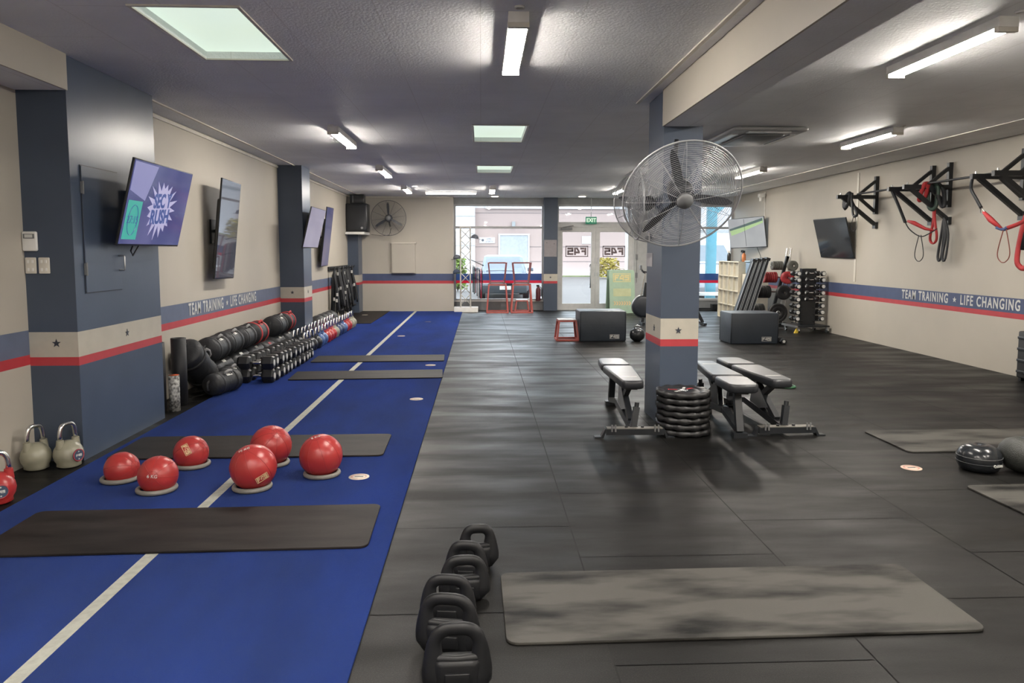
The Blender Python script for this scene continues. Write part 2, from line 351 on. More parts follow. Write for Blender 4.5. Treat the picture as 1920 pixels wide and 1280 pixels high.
# ---- trims
def trim(n, x0, x1, y0, y1, z0, z1, m=m_trim): return struct(MB().b2(x0, x1, y0, y1, z0, z1).build('trim_%d' % n, m))
trim(1, -3.135, -3.105, 5.6, YF, CEIL-.012, CEIL)
trim(2, XL, XL+.02, 7.1, YF, CEIL-.05, CEIL-.015)
trim(3, 1.50, 1.53, YB, 7.2, CEIL-.012, CEIL)
trim(4, 5.84, 5.87, YB, 20., CEIL-.01, CEIL+.002)
trim(5, XR-.012, XR, 13.3, 13.36, 1.05, CEIL)
trim(6, XR-.012, XR, 17.75, 17.79, 1.9, CEIL)
trim(7, XL, XG0, YF-.01, YF, CEIL-.03, CEIL)
# beams
beam = MB().m(0).b2(1.62, 1.635, YB, 6.62, 2.71, CEIL).m(1).b2(1.635, 1.965, YB, 6.64, 2.711, CEIL).build('trim_8', [m_wall, m_ceil]); struct(beam)
beaml = MB().m(0).b2(-3.035, -3.02, YB, 5.64, 2.77, CEIL).m(1).b2(XL, -3.035, YB, 5.64, 2.771, CEIL).build('trim_9', [m_wall, m_ceil]); struct(beaml)
# ---- pillars with pale band and star, red stripe
m_bandw = mat('pale_band_paint', (.44, .415, .35), .45, var=.04)
def pillar(name, x0, x1, y0, y1, label, zt=CEIL, zs=(.735, .80, .99), stars=(), mside=None):
    mb = MB()
    for (za, zb, i) in ((0, zs[0], 0), (zs[0], zs[1], 1), (zs[1], zs[2], 2), (zs[2], zt, 0)):
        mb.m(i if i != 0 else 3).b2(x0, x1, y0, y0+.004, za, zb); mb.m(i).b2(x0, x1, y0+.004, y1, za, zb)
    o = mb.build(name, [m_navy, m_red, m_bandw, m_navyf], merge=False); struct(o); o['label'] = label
    for (p, rz) in stars:
        s = MB().prism(star(.034), -.0015, .0015, 'xz').build('star', m_printd, o); s.location = p; s.rotation_euler = (0, 0, rz)
    return o
p1 = pillar('pillar', XL, -3.04, 5.65, 7.1, 'deep navy column box with access hatch on the left wall', stars=(((-3.2, 5.648, .905), 0), ((-3.038, 6.42, .90), PI/2)))
p2 = pillar('pillar', XL, -3.0, 12.62, 13.2, 'navy column halfway along the left wall', stars=(((-3.2, 12.618, .9), 0), ((-2.998, 12.9, .9), PI/2)))
p3 = pillar('pillar', 1.635, 1.985, 6.62, 7.22, 'free-standing navy pillar in the middle of the room', zt=CEIL, stars=(((1.80, 6.618, .88), 0), ((1.633, 6.86, .88), PI/2)))
p4 = pillar('pillar', 1.69, 2.06, 19.82, 20.12, 'navy column between the shopfront window and the doors', stars=(((1.87, 19.818, .9), 0),))
p5 = pillar('pillar', XL, -3.13, 19.0, YF, 'short navy pilaster under the loudspeaker shelf', zt=2.02)
# ---- shopfront
YG = 20.02
m_grey2 = mat('shopfront_grey', (.45, .455, .46), .45)
m_lowg = mat('sill_grey', (.22, .23, .24), .5)
m_filmb = filmmat('blue_window_film', (.07, .13, .34), .85); m_filmr = filmmat('red_window_film', (.75, .03, .08), .85)
struct(MB().b2(XG0, XR, YG-.02, YG+.12, 2.86, CEIL+.1).build('trim_10', mat('header_grey', (.30, .31, .31), .5)))
struct(MB().m(0).b2(XG0-.01, 1.70, YG-.02, YG+.1, 0, .235).m(1).b2(XG0-.01, 1.70, YG-.04, YG+.12, .235, .262).build('wall_front_sill', [m_lowg, m_white]))
struct(MB().b2(4.9, XR, YG-.02, YG+.1, 0, .235).b2(4.9, XR, YG-.04, YG+.12, .235, .262).build('wall_front_sill', m_lowg))
struct(MB().b2(4.17, 4.95, YG-.05, YG+.1, 0, 2.86).build('wall_front_panel', mat('panel_grey', (.38, .385, .38), .5)))
def window(n, x0, x1, z0, z1, mull, film=True):
    fr = MB(); t = .05
    fr.b2(x0, x0+t, YG, YG+.07, z0, z1).b2(x1-t, x1, YG, YG+.07, z0, z1).b2(x0+t, x1-t, YG+.002, YG+.068, z0, z0+t).b2(x0+t, x1-t, YG+.002, YG+.068, z1-t, z1)
    for k in mull: fr.b2(x0+t, x1-t, YG+.002, YG+.068, k-.03, k+.03)
    o = fr.build('window_%d' % n, m_grey2); struct(o)
    MB().b2(x0+.02, x1-.02, YG+.03, YG+.038, z0+.02, z1-.02).build('pane', m_glass, o)
    if film:
        MB().b2(x0+.03, x1-.03, YG+.020, YG+.024, .81, .995).build('blue_film', m_filmb, o)
        MB().b2(x0+.03, x1-.03, YG+.020, YG+.024, .735, .81).build('red_film', m_filmr, o)
    return o
window(1, XG0, 1.70, .262, 2.86, [2.24])
window(2, 2.06, 4.17, 2.34, 2.86, [], False)
window(3, 4.95, XR, .262, 2.86, [2.24])
def door(n, x0, x1, hl):
    a = MB(); t = .115; z0, z1 = .01, 2.25
    a.b2(x0, x0+t, YG, YG+.06, z0, z1).b2(x1-t, x1, YG, YG+.06, z0, z1).b2(x0+t, x1-t, YG+.002, YG+.058, z0, z0+.17).b2(x0+t, x1-t, YG+.002, YG+.058, z1-.13, z1)
    o = a.build('door_%d' % n, m_alu); struct(o)
    MB().b2(x0+t-.01, x1-t+.01, YG+.025, YG+.035, z0+.16, z1-.12).build('pane', m_glass, o)
    em = emblem(MB(), .62, .30, .003, mirror=True).build('window_lettering', mat('brown_vinyl_print', (.16, .12, .13), .6), o); em.location = ((x0+x1)/2, YG+.018, 1.60)
    if hl is not None:
        MB().tube([(hl, YG, 1.2), (hl-.0, YG-.09, 1.24), (hl, YG-.11, 1.2), (hl, YG-.11, .66), (hl, YG-.09, .62), (hl, YG, .66)], .018, 8).build('door_handle', m_steel, o)
    MB().box((hl+.13 if hl else x0+.06, YG-.01, 1.35), (.03, .03, .16)).box((hl+.13 if hl else x0+.06, YG-.01, .98), (.03, .03, .1)).build('lock', m_steel, o)
    return o
d1 = door(1, 2.10, 3.115, 2.97); MB().box((2.32, YG-.04, 2.21), (.30, .07, .06)).bar((2.2, YG-.05, 2.24), (2.5, YG-.1, 2.29), .03).build('door_closer', m_grey, d1)
d2 = door(2, 3.12, 4.13, None)
struct(MB().b2(2.06, 2.10, YG-.02, YG+.08, 0, 2.34).b2(4.13, 4.17, YG-.02, YG+.08, 0, 2.34).b2(2.10, 4.13, YG-.018, YG+.078, 2.252, 2.34).b2(2.10, 4.13, YG-.03, YG+.082, 0, .009).build('trim_11', m_alu))
# ---- turf strip with white line, end mat
tb = MB().m(0).b2(-2.94, -.5, YB+.01, YF-.02, 0, .012).m(1).b2(-1.765, -1.70, YB+.01, YF-.02, .012, .0135)
m_turf = mat('blue_turf', (.005, .020, .150), .85, var=.25, vscale=2.2, bump=.9, bscale=420, spec=.05, stretch=(1, .35, 1))
nt = m_turf.node_tree; bs = nt.nodes['Principled BSDF']; bs.inputs['Sheen Weight'].default_value = .2; bs.inputs['Sheen Tint'].default_value = (.35, .52, 1, 1); bs.inputs['Sheen Roughness'].default_value = .22
m_line = mat('white_turf', (.36, .365, .32), .85, var=.1, vscale=30, bump=.5, bscale=300)
turf = tb.build('turf_strip', [m_turf, m_line], merge=False)
tag(turf, 'long bright blue turf strip with a white centre line along the left wall', 'turf')

# ================================================================ LAMPS
m_lamp = emitmat('lamp_diffuser', (1, .93, .84), LAMP); m_day = emitmat('daylight_panel', (.80, .95, .76), DAYPANEL, (.84, 1, .90), 1.5)
def lamp_proto():
    t = thing('batten_light', 'x', 'ceiling light', group='batten lights on the ceiling')
    b = MB().b2(-.062, .062, -.63, .63, -.062, 0)
    b.build('housing', m_white, t)
    prof = [(-.055, -.060)]+[(-.055*math.cos(PI*k/10), -.063-.022*math.sin(PI*k/10)) for k in range(11)]+[(.055, -.060)]
    MB().prism(prof, -.59, .59, 'xz', True).build('diffuser', m_lamp, t)
    [MB().b2(-.064, .064, k*.6075-.0175, k*.6075+.0175, -.090, -.055).build('end_cap', m_trim, t) for k in (-1, 1)]
    MB().lathe([(.022, -.012), (.03, -.012), (.03, 0), (.022, 0), (.022, -.012)], 16, c=(0, -.72, 0), cap=False).build('cord_ring', m_white, t)
    return t
lp = lamp_proto()
LPOS = [(.23, 5.17, 'batten light at the top centre of the ceiling, nearest of the middle row'), (-1.70, 9.32, 'batten light left of the middle daylight panel, nearest of the left row'),
        (-1.70, 13.2, 'batten light second in the left row, above the dark column'), (-1.68, 16.95, 'farthest small batten light in the left row'),
        (3.22, 5.12, 'large batten light at the top right, nearest in the right half'), (4.80, 9.05, 'batten light to the right of the air conditioner, beside the pull-up rigs'),
        (4.78, 13.05, 'batten light past the air conditioner, right of the big fan'), (3.18, 16.9, 'batten light seen through the cage of the left pillar fan'),
        (.26, 16.9, 'small batten light seen end-on in front of the shopfront window'),
        (3.22, 13.05, 'batten light hidden behind the pillar fans from the viewpoint'), (4.80, 16.9, 'batten light in front of the right shop window, beyond the large fan'), (4.80, 1.2, 'batten light behind the viewpoint by the right wall'), (-1.70, -2.3, 'batten light at the very back over the turf'), (.23, -2.3, 'batten light at the very back, middle row'), (3.22, -2.3, 'batten light at the very back, right half'), (-1.70, 1.2, 'batten light behind the viewpoint over the turf'), (.23, 1.2, 'batten light behind the viewpoint, middle row'), (3.22, 1.2, 'batten light behind the viewpoint, right half'), (5.0, 4.6, 'batten light above the right wall near the viewpoint')]
for i, (x, y, l) in enumerate(LPOS):
    o = lp if i == 0 else dup(lp); o.location = (x, y, CEIL); o['label'] = l
t = thing('linear_light', 'long thin ceiling light running across the room in front of the wall fan', 'ceiling light', (-.72, 18.0, CEIL))
MB().b2(-.62, .62, -.06, .06, -.03, 0).build('housing', m_white, t); MB().b2(-.6, .6, -.05, .05, -.06, -.03).build('diffuser', emitmat('linear_diffuser', (1, .96, .92), 5.), t)
dl = thing('downlight', 'round recessed downlight before the left shopfront window', 'ceiling light', (.36, 19.1, CEIL), group='round downlights')
MB().lathe([(.0, -.03), (.10, -.03), (.12, -.02), (.13, 0)], 24).build('trim_ring', m_white, dl); MB().lathe([(0, -.036), (.09, -.034), (.095, -.03)], 24).build('lens', emitmat('downlight_lens', (1, .88, .72), 3.), dl)
dup(dl, (2.6, 19.0, CEIL), label='round recessed downlight above the glass doors')
for i, (a, b, c, d) in enumerate(SKY):
    t = thing('daylight_panel', ['large square daylight panel at the top left of the ceiling', 'middle daylight panel between the batten rows', 'smallest daylight panel, farthest along the ceiling'][i], 'skylight', ((a+b)/2, (c+d)/2, CEIL), group='daylight panels in the ceiling')
    hx, hy = (b-a)/2, (d-c)/2
    MB().b2(-hx, hx, -hy, hy, .05, .06).build('diffuser', m_day, t)
    f = MB(); w_ = .022
    f.b2(-hx-w_, hx+w_, -hy-w_, -hy, -.01, .0).b2(-hx-w_, hx+w_, hy, hy+w_, -.01, .0).b2(-hx-w_, -hx, -hy, hy, -.01, .0).b2(hx, hx+w_, -hy, hy, -.01, .0).build('frame', m_trim, t)
# air conditioner cassette
t = thing('air_conditioner', 'grey four-way ceiling air conditioner cassette right of the pillar', 'air conditioner', (3.33, 9.08, CEIL-.008))
MB().rbox((0, 0, -.02), (.88, 1.3, .05), .05).build('panel', m_grey2, t); MB().rbox((0, 0, -.055), (.50, .85, .03), .05).build('grille', mat('ac_grille', (.20, .205, .21), .5), t)
for (c, d) in (((0, -.54, -.05), (.5, .09, .012)), ((0, .54, -.05), (.5, .09, .012)), ((-.35, 0, -.05), (.08, .8, .012)), ((.35, 0, -.05), (.08, .8, .012))): MB().box(c, d).build('louvre', m_steel, t)

# ================================================================ FLOOR MATS, BALLS, DISCS
def rrect(hx, hy, r, n=5):
    o = []
    for q, (sx, sy) in enumerate(((1, 1), (-1, 1), (-1, -1), (1, -1))):
        for k in range(n+1): a = q*PI/2+k*PI/2/n; o.append((sx*(hx-r)+r*math.cos(a), sy*(hy-r)+r*math.sin(a)))
    return o
m_mat = mat('worn_mat_foam', (.004, .0037, .0035), .55, var=.0, ramp=(.34, .54), vscale=2.1, bump=.2, bscale=320, stretch=(.7, 2.6, 1), col2=(.072, .069, .062), spec=.16)
m_mat2 = mat('dark_mat_foam', (.009, .0075, .007), .55, vscale=2.5, bump=.15, bscale=300, stretch=(.6, 3, 1), col2=(.024, .020, .0185), spec=.16)
def gmat(lbl, cx, cy, hx, hy, rz, z, m, r=.05, name='exercise_mat'):
    pts = rrect(hx, hy, r); b = MB(); b.prism(pts, 0, .012, 'xy')
    o = b.build(name, m, bevel=.003); o.location = (cx, cy, z); o.rotation_euler = (0, 0, rz)
    return tag(o, lbl, 'mat', 'exercise mats laid on the floor')
ZT = .0125
gmat('long worn grey exercise mat in the right foreground', 1.115, 3.21, 1.02, .33, math.radians(.8), .001, m_mat)
gmat('dark brown exercise mat across the turf nearest the viewpoint', -1.65, 4.16, 1.03, .335, math.radians(1.4), ZT+.0015, m_mat2)
gmat('dark exercise mat on the turf behind the red balls', -1.82, 5.955, 1.05, .335, math.radians(.8), ZT+.0015, m_mat2)
gmat('nearer of the two thin dark mats lying across the far turf', -1.45, 9.42, .95, .31, math.radians(3), ZT+.0015, m_mat2, .02)
gmat('farther of the two thin dark mats lying across the far turf', -1.50, 10.86, .95, .31, math.radians(2), ZT+.0015, m_mat2, .02)
gmat('worn exercise mat behind the two black balls at the right', 4.42, 5.98, 1.02, .345, math.radians(1.0), .001, m_mat)
gmat('exercise mat cut off by the right edge of the picture', 4.30, 4.46, 1.0, .34, math.radians(1.5), .001, m_mat)
o = MB().b2(-3.36, -2.42, 16.2, 19.55, ZT+.001, ZT+.011).build('rubber_mat', m_mat2); tag(o, 'black rubber mat on the turf in the far left corner', 'mat')
# floor marker discs
m_disc = mat('marker_disc_face', (.55, .50, .42), .5, var=.1, vscale=30)
def disc(x, y, z, lbl, m=m_disc):
    t = thing('floor_marker', lbl, 'floor marker', (x, y, z), 0, 'round stick-on floor markers')
    MB().lathe([(0, .002), (.072, .002), (.072, 0)], 32).build('disc', m, t)
    MB().lathe([(.048, .0026), (.053, .0026)], 32, cap=False).build('ring_print', m_red, t)
    MB().b2(-.03, .03, -.008, .008, .0021, .0026).build('mark', m_printd, t)
disc(-.865, 5.12, ZT, 'round pale floor marker right of the red balls')
disc(-.70, 7.86, ZT, 'round floor marker on the turf below the two thin mats')
disc(-.71, 10.23, ZT, 'round floor marker between the two thin mats')
disc(-1.50, 13.81, ZT, 'round floor marker on the turf beyond the two thin mats')
disc(-1.20, 16.6, ZT, 'dark round floor marker far along the turf', mat('dark_marker', (.06, .08, .12), .6))
disc(3.19, 5.22, .0005, 'round floor marker on black rubber left of the black balls', mat('marker_tan', (.52, .40, .32), .5))
disc(-2.88, 18.32, ZT+.012, 'round floor marker on the corner rubber mat')
# medicine balls on rings
m_ball = mat('red_ball_rubber', (.37, .034, .032), .30, var=.06, vscale=6, bump=.07, bscale=300)
m_seam = mat('red_ball_seam', (.30, .03, .03), .5)
m_ring = mat('grey_ring_foam', (.19, .18, .16), .55, var=.1, vscale=20)
def medball(x, y, r, lbl, rlbl, rot, text=None, boxed=False, ringr=.115):
    zb = ZT+.001; rr_ = .016; o = MB().tube([(ringr*math.cos(2*PI*k/40), ringr*math.sin(2*PI*k/40), 0) for k in range(40)], rr_, 10, True).build('ball_ring', m_ring)
    o.location = (x+random.uniform(-.01, .01), y-.01, zb+rr_); tag(o, rlbl, 'ring', 'grey rings under the medicine balls')
    zc = zb + rr_*2 + r - (r-math.sqrt(max(0, r*r-(ringr-rr_*.4)**2)))*.9
    t = thing('medicine_ball', lbl, 'ball', (x, y, zc), rot, 'red medicine balls on grey rings')
    MB().ball((0, 0, 0), r, 48).build('ball', m_ball, t)
    for k in range(4):
        a = k*PI/4; MB().tube([(r*1.0*math.cos(a)*math.sin(2*PI*i/48), r*1.0*math.sin(a)*math.sin(2*PI*i/48), r*1.0*math.cos(2*PI*i/48)) for i in range(48)], .0016, 5, True).build('seam', m_seam, t)
    for sgn in (1, -1): MB().tube([(.035*math.cos(2*PI*i/24), .035*math.sin(2*PI*i/24), sgn*math.sqrt(r*r-.035**2)) for i in range(24)], .0015, 5, True).build('cap_ring', m_seam, t)
    if text: textmesh('weight_print', text, .03, m_print, t, (0, 0, r+.0004), (0, 0, 0), ext=.0012)
    if boxed:
        e = emblem(MB(), .085, .045, .003).build('emblem', mat('tan_print', (.62, .45, .25), .5), t); e.matrix_local = Matrix.Translation(Vector(boxed).normalized()*(r-.0005)) @ Vector(boxed).to_track_quat('-Y', 'Z').to_matrix().to_4x4()
R_ = math.radians
medball(-2.50, 5.12, .115, 'smallest red medicine ball, leftmost of the six', 'grey ring under the leftmost red ball', (R_(75), R_(20), R_(70)))
medball(-2.15, 4.88, .126, 'red medicine ball with its weight end facing, front left of the group', 'grey ring under the front left red ball', (R_(78), R_(5), R_(6)), '6 KG')
medball(-2.15, 5.44, .124, 'red medicine ball with a tan boxed emblem at its upper left', 'grey ring under the red ball with the tan emblem', (R_(50), R_(20), R_(60)), None, (-.75, -.2, .45))
medball(-1.57, 5.46, .150, 'glossy red medicine ball at the back of the group, beside the white line', 'grey ring under the rear glossy red ball', (R_(40), R_(10), R_(30)))
medball(-1.53, 4.90, .152, 'large red medicine ball with a pale boxed emblem low on its front', 'grey ring under the large front red ball', (R_(20), R_(-20), R_(10)), '10 KG', (.35, -.95, -.1))
medball(-1.14, 5.18, .150, 'rightmost red medicine ball with a single tilted seam', 'grey ring under the rightmost red ball', (R_(12), R_(-15), R_(20)), '8 KG')
# black balls at the right
m_gb = mat('gloss_black_ball', (.014, .016, .019), .22, var=.1)
t = thing('stability_ball', 'small glossy black ball with a printed name, on black rubber at the right', 'ball', (3.66, 5.16, 0))
prof = [(0, .022), (.05, .002), (.085, 0), (.125, .012), (.145, .05), (.15, .092), (.14, .135), (.115, .17), (.08, .188), (.045, .192), (.02, .186), (0, .18)]
MB().lathe(prof, 40).build('ball', m_gb, t); MB().lathe([(0, .19), (.012, .19), (.012, .178)], 12).build('plug', m_printd, t)
for q in (.07, .11): MB().tube([(.1485*math.cos(2*PI*k/48), .1485*math.sin(2*PI*k/48), q) for k in range(48)], .0012, 4, True).build('seam', m_grey, t)
tm = textmesh('print', 'Celsius', .03, m_print, t, (.045, -.142, .065), (PI/2, 0, R_(17)), ext=.004)
t = thing('slam_ball', 'larger dull black ball with a recessed valve, at the right edge', 'ball', (3.955, 5.10, 0))
MB().lathe([(0, 0), (.06, .002), (.12, .03), (.158, .08), (.17, .13), (.158, .18), (.125, .222), (.08, .245), (.034, .254), (.03, .249), (0, .247)], 44).build('ball', mat('grey_black_ball', (.026, .028, .025), .5, var=.15, vscale=14, bump=.4, bscale=140), t)
MB().lathe([(0, .252), (.024, .252), (.024, .245)], 16).build('valve', m_printd, t)

# ================================================================ GRIP WEIGHTS IN THE FOREGROUND
m_grip = mat('black_urethane', (.009, .0095, .011), .45, var=.15, vscale=10, bump=.04, bscale=200, spec=.35)
def grip(x, y, wd, h, rz, lbl):
    t = thing('grip_weight', lbl, 'weight', (x, y, 0.001), rz, 'black loop-handled weights in a line')
    n = 44; pts = []; rs = []
    for k in range(n):
        a = 2*PI*k/n; ca, sa = math.cos(a), math.sin(a); e = .62
        px_ = (wd/2-.022)*math.copysign(abs(ca)**e, ca); pz = h/2+(h/2-.022)*math.copysign(abs(sa)**e, sa)
        if pz < h*.5: px_ *= 1-.12*(1-pz/(h*.5))**2
        pts.append((px_, 0, pz)); q = 1-min(1, max(0, (pz-h*.25)/(h*.5))); rs.append(.0185+.018*q)
    zmin = min(p[2]-r for p, r in zip(pts, rs)); pts = [(a, b, c-zmin*(c < h*.5)) if c < h*.2 else (a, b, c) for a, b, c in pts]
    MB().tube(pts, rs, 14, True, 1.35).build('rim', m_grip, t)
    # sunk body with a ledge below the hand opening
    MB().rbox((0, 0, h*.30), (wd*.78, .085, h*.46), .03).build('body', m_grip, t)
    MB().tube([(-wd*.36, 0, h*.535), (-wd*.3, -.012, h*.525), (0, -.016, h*.52), (wd*.3, -.012, h*.525), (wd*.36, 0, h*.535)], [.02, .017, .016, .017, .02], 10).build('ledge', m_grip, t)
    MB().rbox((0, -.045, h*.28), (wd*.42, .012, h*.2), .015, ax=2).build('boss', m_grip, t)
for (x, y, w_, h, rz, l) in [(-.02, 3.62, .172, .225, 4, 'farthest black loop-handled weight at the head of the foreground line'), (-.075, 3.45, .175, .207, -5, 'small black loop-handled weight second from the far end of the line'),
        (-.08, 3.27, .20, .212, 3, 'black loop-handled weight third from the far end, standing to the right'), (-.145, 3.05, .205, .222, -6, 'black loop-handled weight fourth from the far end, leaning left in the line'),
        (-.135, 2.82, .225, .248, -9, 'widest black loop-handled weight, second nearest the viewpoint'), (-.09, 2.55, .215, .268, 2, 'black loop-handled weight nearest the viewpoint, cut by the lower picture edge')]: grip(x, y, w_, h, R_(rz), l)

# ================================================================ KETTLEBELLS
def kettle(name, r, body, logo=True, h=None):
    t = thing(name, 'x', 'kettlebell'); h = h or r*3.3; n = 32; zc = r*.93
    prof = [(0, 0), (r*.55, 0), (r*.8, r*.12)]+[(r*math.cos(a), zc+r*math.sin(a)) for a in [R_(q) for q in (-38, -20, 0, 20, 38, 52)]]+[(r*.42, zc+r*.95), (0, zc+r*1.0)]
    MB().lathe(prof, n).build('body', body, t)
    hw = r*.62
    for sx in (-1, 1): MB().cyl((sx*hw, 0, zc+r*.5), (sx*hw, 0, zc+r*1.12), r*.30, r*.24, 14).build('horn', body, t)
    pts = [(hw*math.copysign(min(1, abs(math.cos(a))**.6), math.cos(a)), 0, zc+r*1.05+(h-zc-r*1.05-r*.16)*math.sin(a)**.7) for a in [PI*k/16 for k in range(1, 16)]]
    pts = [(hw, 0, zc+r*1.0)]+pts+[(-hw, 0, zc+r*1.0)]
    MB().tube(pts, r*.16, 10).build('handle', m_chrome, t)
    if logo:
        b = MB(); b.m(0).cyl((0, -r*.93, zc), (0, -r*1.008, zc), r*.44, r*.40, 28); l = b.build('badge', m_navy, t)
        b = MB().tube([(r*.41*math.cos(2*PI*k/28), -r*.995, zc+r*.41*math.sin(2*PI*k/28)) for k in range(28)], r*.035, 6, True).build('badge_ring', m_red, t)
        e = emblem(MB(), r*.52, r*.26, .004, frame=False).build('emblem', m_print, t); e.location = (0, -r*1.03, zc)
        for k in (-1, 1): s_ = MB().prism(star(r*.07), 0, .003, 'xz').build('star', m_print, t); s_.location = (0, -r*1.02, zc+k*r*.27)
    return t
kb = kettle('kettlebell', .103, m_beige); kb.location = (-3.27, 5.44, .001); kb.rotation_euler = (0, 0, R_(-112)); kb['label'] = 'left one of two big beige kettlebells with chrome handles by the dark column'; kb['group'] = 'beige kettlebells beside the dark column'
dup(kb, (-3.07, 5.50, .001), R_(68), 'right one of two big beige kettlebells, its round badge showing')
kr = kettle('kettlebell', .103, m_redp); kr.location = (-3.075, 4.70, .001); kr.rotation_euler = (0, 0, R_(42)); kr['label'] = 'red kettlebell cut off by the left edge of the picture'
m_kbk = mat('black_enamel', (.018, .02, .024), .35); m_kn = mat('navy_enamel', (.035, .055, .12), .3)
pk = {}
def kbproto(c, m):
    if c not in pk: pk[c] = [kettle('kettlebell', .105, m, False), False]
    return pk[c]
CM = {'black': m_kbk, 'blue': m_bluep, 'red': m_redp, 'beige': m_beige, 'navy': m_kn}
def kbline(seq, x, y0, dy, rowname, grp):
    cnt = {}; tot = {c: seq.count(c) for c in seq}
    for i, c in enumerate(seq):
        pr = kbproto(c, CM[c]); cnt[c] = cnt.get(c, 0)+1
        o = pr[0] if not pr[1] else dup(pr[0]); pr[1] = True
        o.location = (x+random.uniform(-.01, .01), y0+i*dy, ZT); o.rotation_euler = (0, 0, PI/2+random.uniform(-.15, .15))
        o['label'] = '%s kettlebell, %s from the near end of the %s row by the left wall' % (c, ORD[i], rowname); o['group'] = grp
kbline(['black']*4+['blue', 'blue', 'red', 'red', 'red', 'beige', 'navy', 'navy', 'blue', 'red', 'red', 'beige', 'beige'], -2.72, 11.35, .262, 'front', 'kettlebells in the front row on the turf')
kbline(['black']*6+['blue', 'blue', 'red', 'red', 'navy', 'navy', 'black'], -2.955, 11.72, .25, 'rear', 'kettlebells in the rear row on the turf')

# ================================================================ DUMBBELLS
m_hex = mat('rubber_hex', (.014, .015, .017), .42, var=.1, vscale=20); m_hexe = mat('hex_end_print', (.62, .62, .60), .4)
def hexdb(L_, r, hr=.015, cap=True, name='dumbbell', hl=.14, ec=.42):
    t = thing(name, 'x', 'dumbbell'); hw = (L_-hl)/2
    for s in (-1, 1):
        b = MB(); vs = []; pr = [(hl/2, r*.78), (hl/2+hw*.16, r), (L_/2-hw*.16, r), (L_/2, r*.80)]
        for (x, q) in pr:
            for k in range(6): a = PI/6+k*PI/3; vs.append((s*x, q*math.cos(a+PI/6), q*math.sin(a+PI/6)))
        fs = [(i*6+k, i*6+(k+1) % 6, (i+1)*6+(k+1) % 6, (i+1)*6+k) for i in range(3) for k in range(6)]+[tuple(range(6)), tuple(18+k for k in range(6))]
        b.add(vs, fs); h = b.build('head', m_hex, t)
        if cap: MB().cyl((s*(L_/2-.001), 0, 0), (s*(L_/2+.003), 0, 0), r*ec, r*ec*.95, 18).build('end_cap', m_hexe, h)
    MB().tube([(-hl/2, 0, 0), (-hl*.25, 0, 0), (0, 0, 0), (hl*.25, 0, 0), (hl/2, 0, 0)], [hr*.85, hr*1.05, hr*1.2, hr*1.05, hr*.85], 12).build('handle', m_chrome, t)
    return t
proto = hexdb(.43, .092)
ys = [8.95, 9.13, 9.38, 9.56, 9.73, 9.98, 10.2, 10.43, 10.64, 10.83, 11.02]
first = True
for tier in (0, 1):
    for i, y in enumerate(ys):
        o = proto if first else dup(proto); first = False
        k = 1-.012*i; o.location = (-2.72+.01*random.uniform(-1, 1), y, ZT+.0005+.0798*k*(1+2*tier)+.0006*tier); o.scale = (1, k*.92, k); o.rotation_euler = (0, 0, 0)
        o['label'] = 'black hex dumbbell, %s from the near end of the %s tier of the stack' % (ORD[i], ['lower', 'upper'][tier]); o['group'] = 'two-tier stack of hex dumbbells by the left wall'

# ================================================================ SANDBAGS, BALLS, ROLLERS BY THE LEFT WALL
m_bag = mat('black_nylon_bag', (.014, .0155, .019), .55, var=.2, vscale=9, bump=.6, bscale=22); m_strap = mat('black_webbing', (.018, .019, .022), .6); m_strapg = mat('grey_webbing', (.22, .22, .22), .6); m_redw = mat('red_webbing', (.42, .03, .035), .6)
def sandbag(L_, r, redp=False, grip=True, band=True, prints=True):
    t = thing('sandbag', 'x', 'sandbag'); rn = random.Random(int(L_*1000+r*500))
    prof = [(0, -L_/2), (r*.72, -L_/2+.005), (r*.95, -L_/2+.035)]+[(r*(1+.035*math.sin(k*2.1+r*50)), -L_/2+.05+(L_-.1)*k/7) for k in range(8)]+[(r*.95, L_/2-.035), (r*.72, L_/2-.005), (0, L_/2)]
    MB().lathe(prof, 26, 'y').build('bag', m_bag, t)
    if band:
        for q in (-.22, .22): MB().lathe([(r*1.01, q*L_*1.2-.02), (r*1.05, q*L_*1.2-.018), (r*1.05, q*L_*1.2+.018), (r*1.01, q*L_*1.2+.02)], 26, 'y').build('strap', m_redw if redp else m_strap, t)
    if grip:
        for q in (0,): MB().tube([(r*.55, -.07, r*.86), (r*.62, -.06, r*1.03), (r*.66, 0, r*1.12), (r*.62, .06, r*1.03), (r*.55, .07, r*.86)], .011, 8, flat=1.6).build('handle', m_strapg if not redp else m_redw, t)
        MB().tube([(0, -L_/2+.01, r*.45), (0, -L_/2-.035, r*.3), (0, -L_/2-.04, -.0), (0, -L_/2-.035, -r*.3), (0, -L_/2+.01, -r*.45)], .010, 8, flat=1.6).build('end_handle', m_strap, t)
    if prints: MB().at((0, 0, 0), (0, R_(40), 0)).b2(-.018, .018, -.05, .05, r*1.005, r*1.02).build('print', m_redw if redp else m_print, t)
    return t
BG = 'pile of black sandbags along the left wall'
def sb(L_, r, loc, rot, lbl, **k):
    t = sandbag(L_, r, **k); t.location = loc; t.rotation_euler = rot; t['label'] = lbl; t['group'] = BG
sb(.66, .165, (-3.19, 8.30, .33), (R_(-38), 0, R_(-4)), 'big black sandbag leaning steeply at the near end of the pile', prints=False)
sb(.50, .12, (-2.90, 8.30, .135), (R_(0), 0, R_(-14)), 'short black sandbag with pale grey handles, lowest at the near end', grip=True)
sb(.50, .148, (-3.22, 8.92, .43), (0, 0, 0), 'black sandbag with white print on its end, upper row')
sb(.54, .15, (-3.23, 9.46, .44), (0, 0, .02), 'plain black sandbag in the middle of the upper row')
sb(.50, .15, (-3.23, 10.01, .44), (0, 0, 0), 'black sandbag with raised seams in the upper row', prints=False)
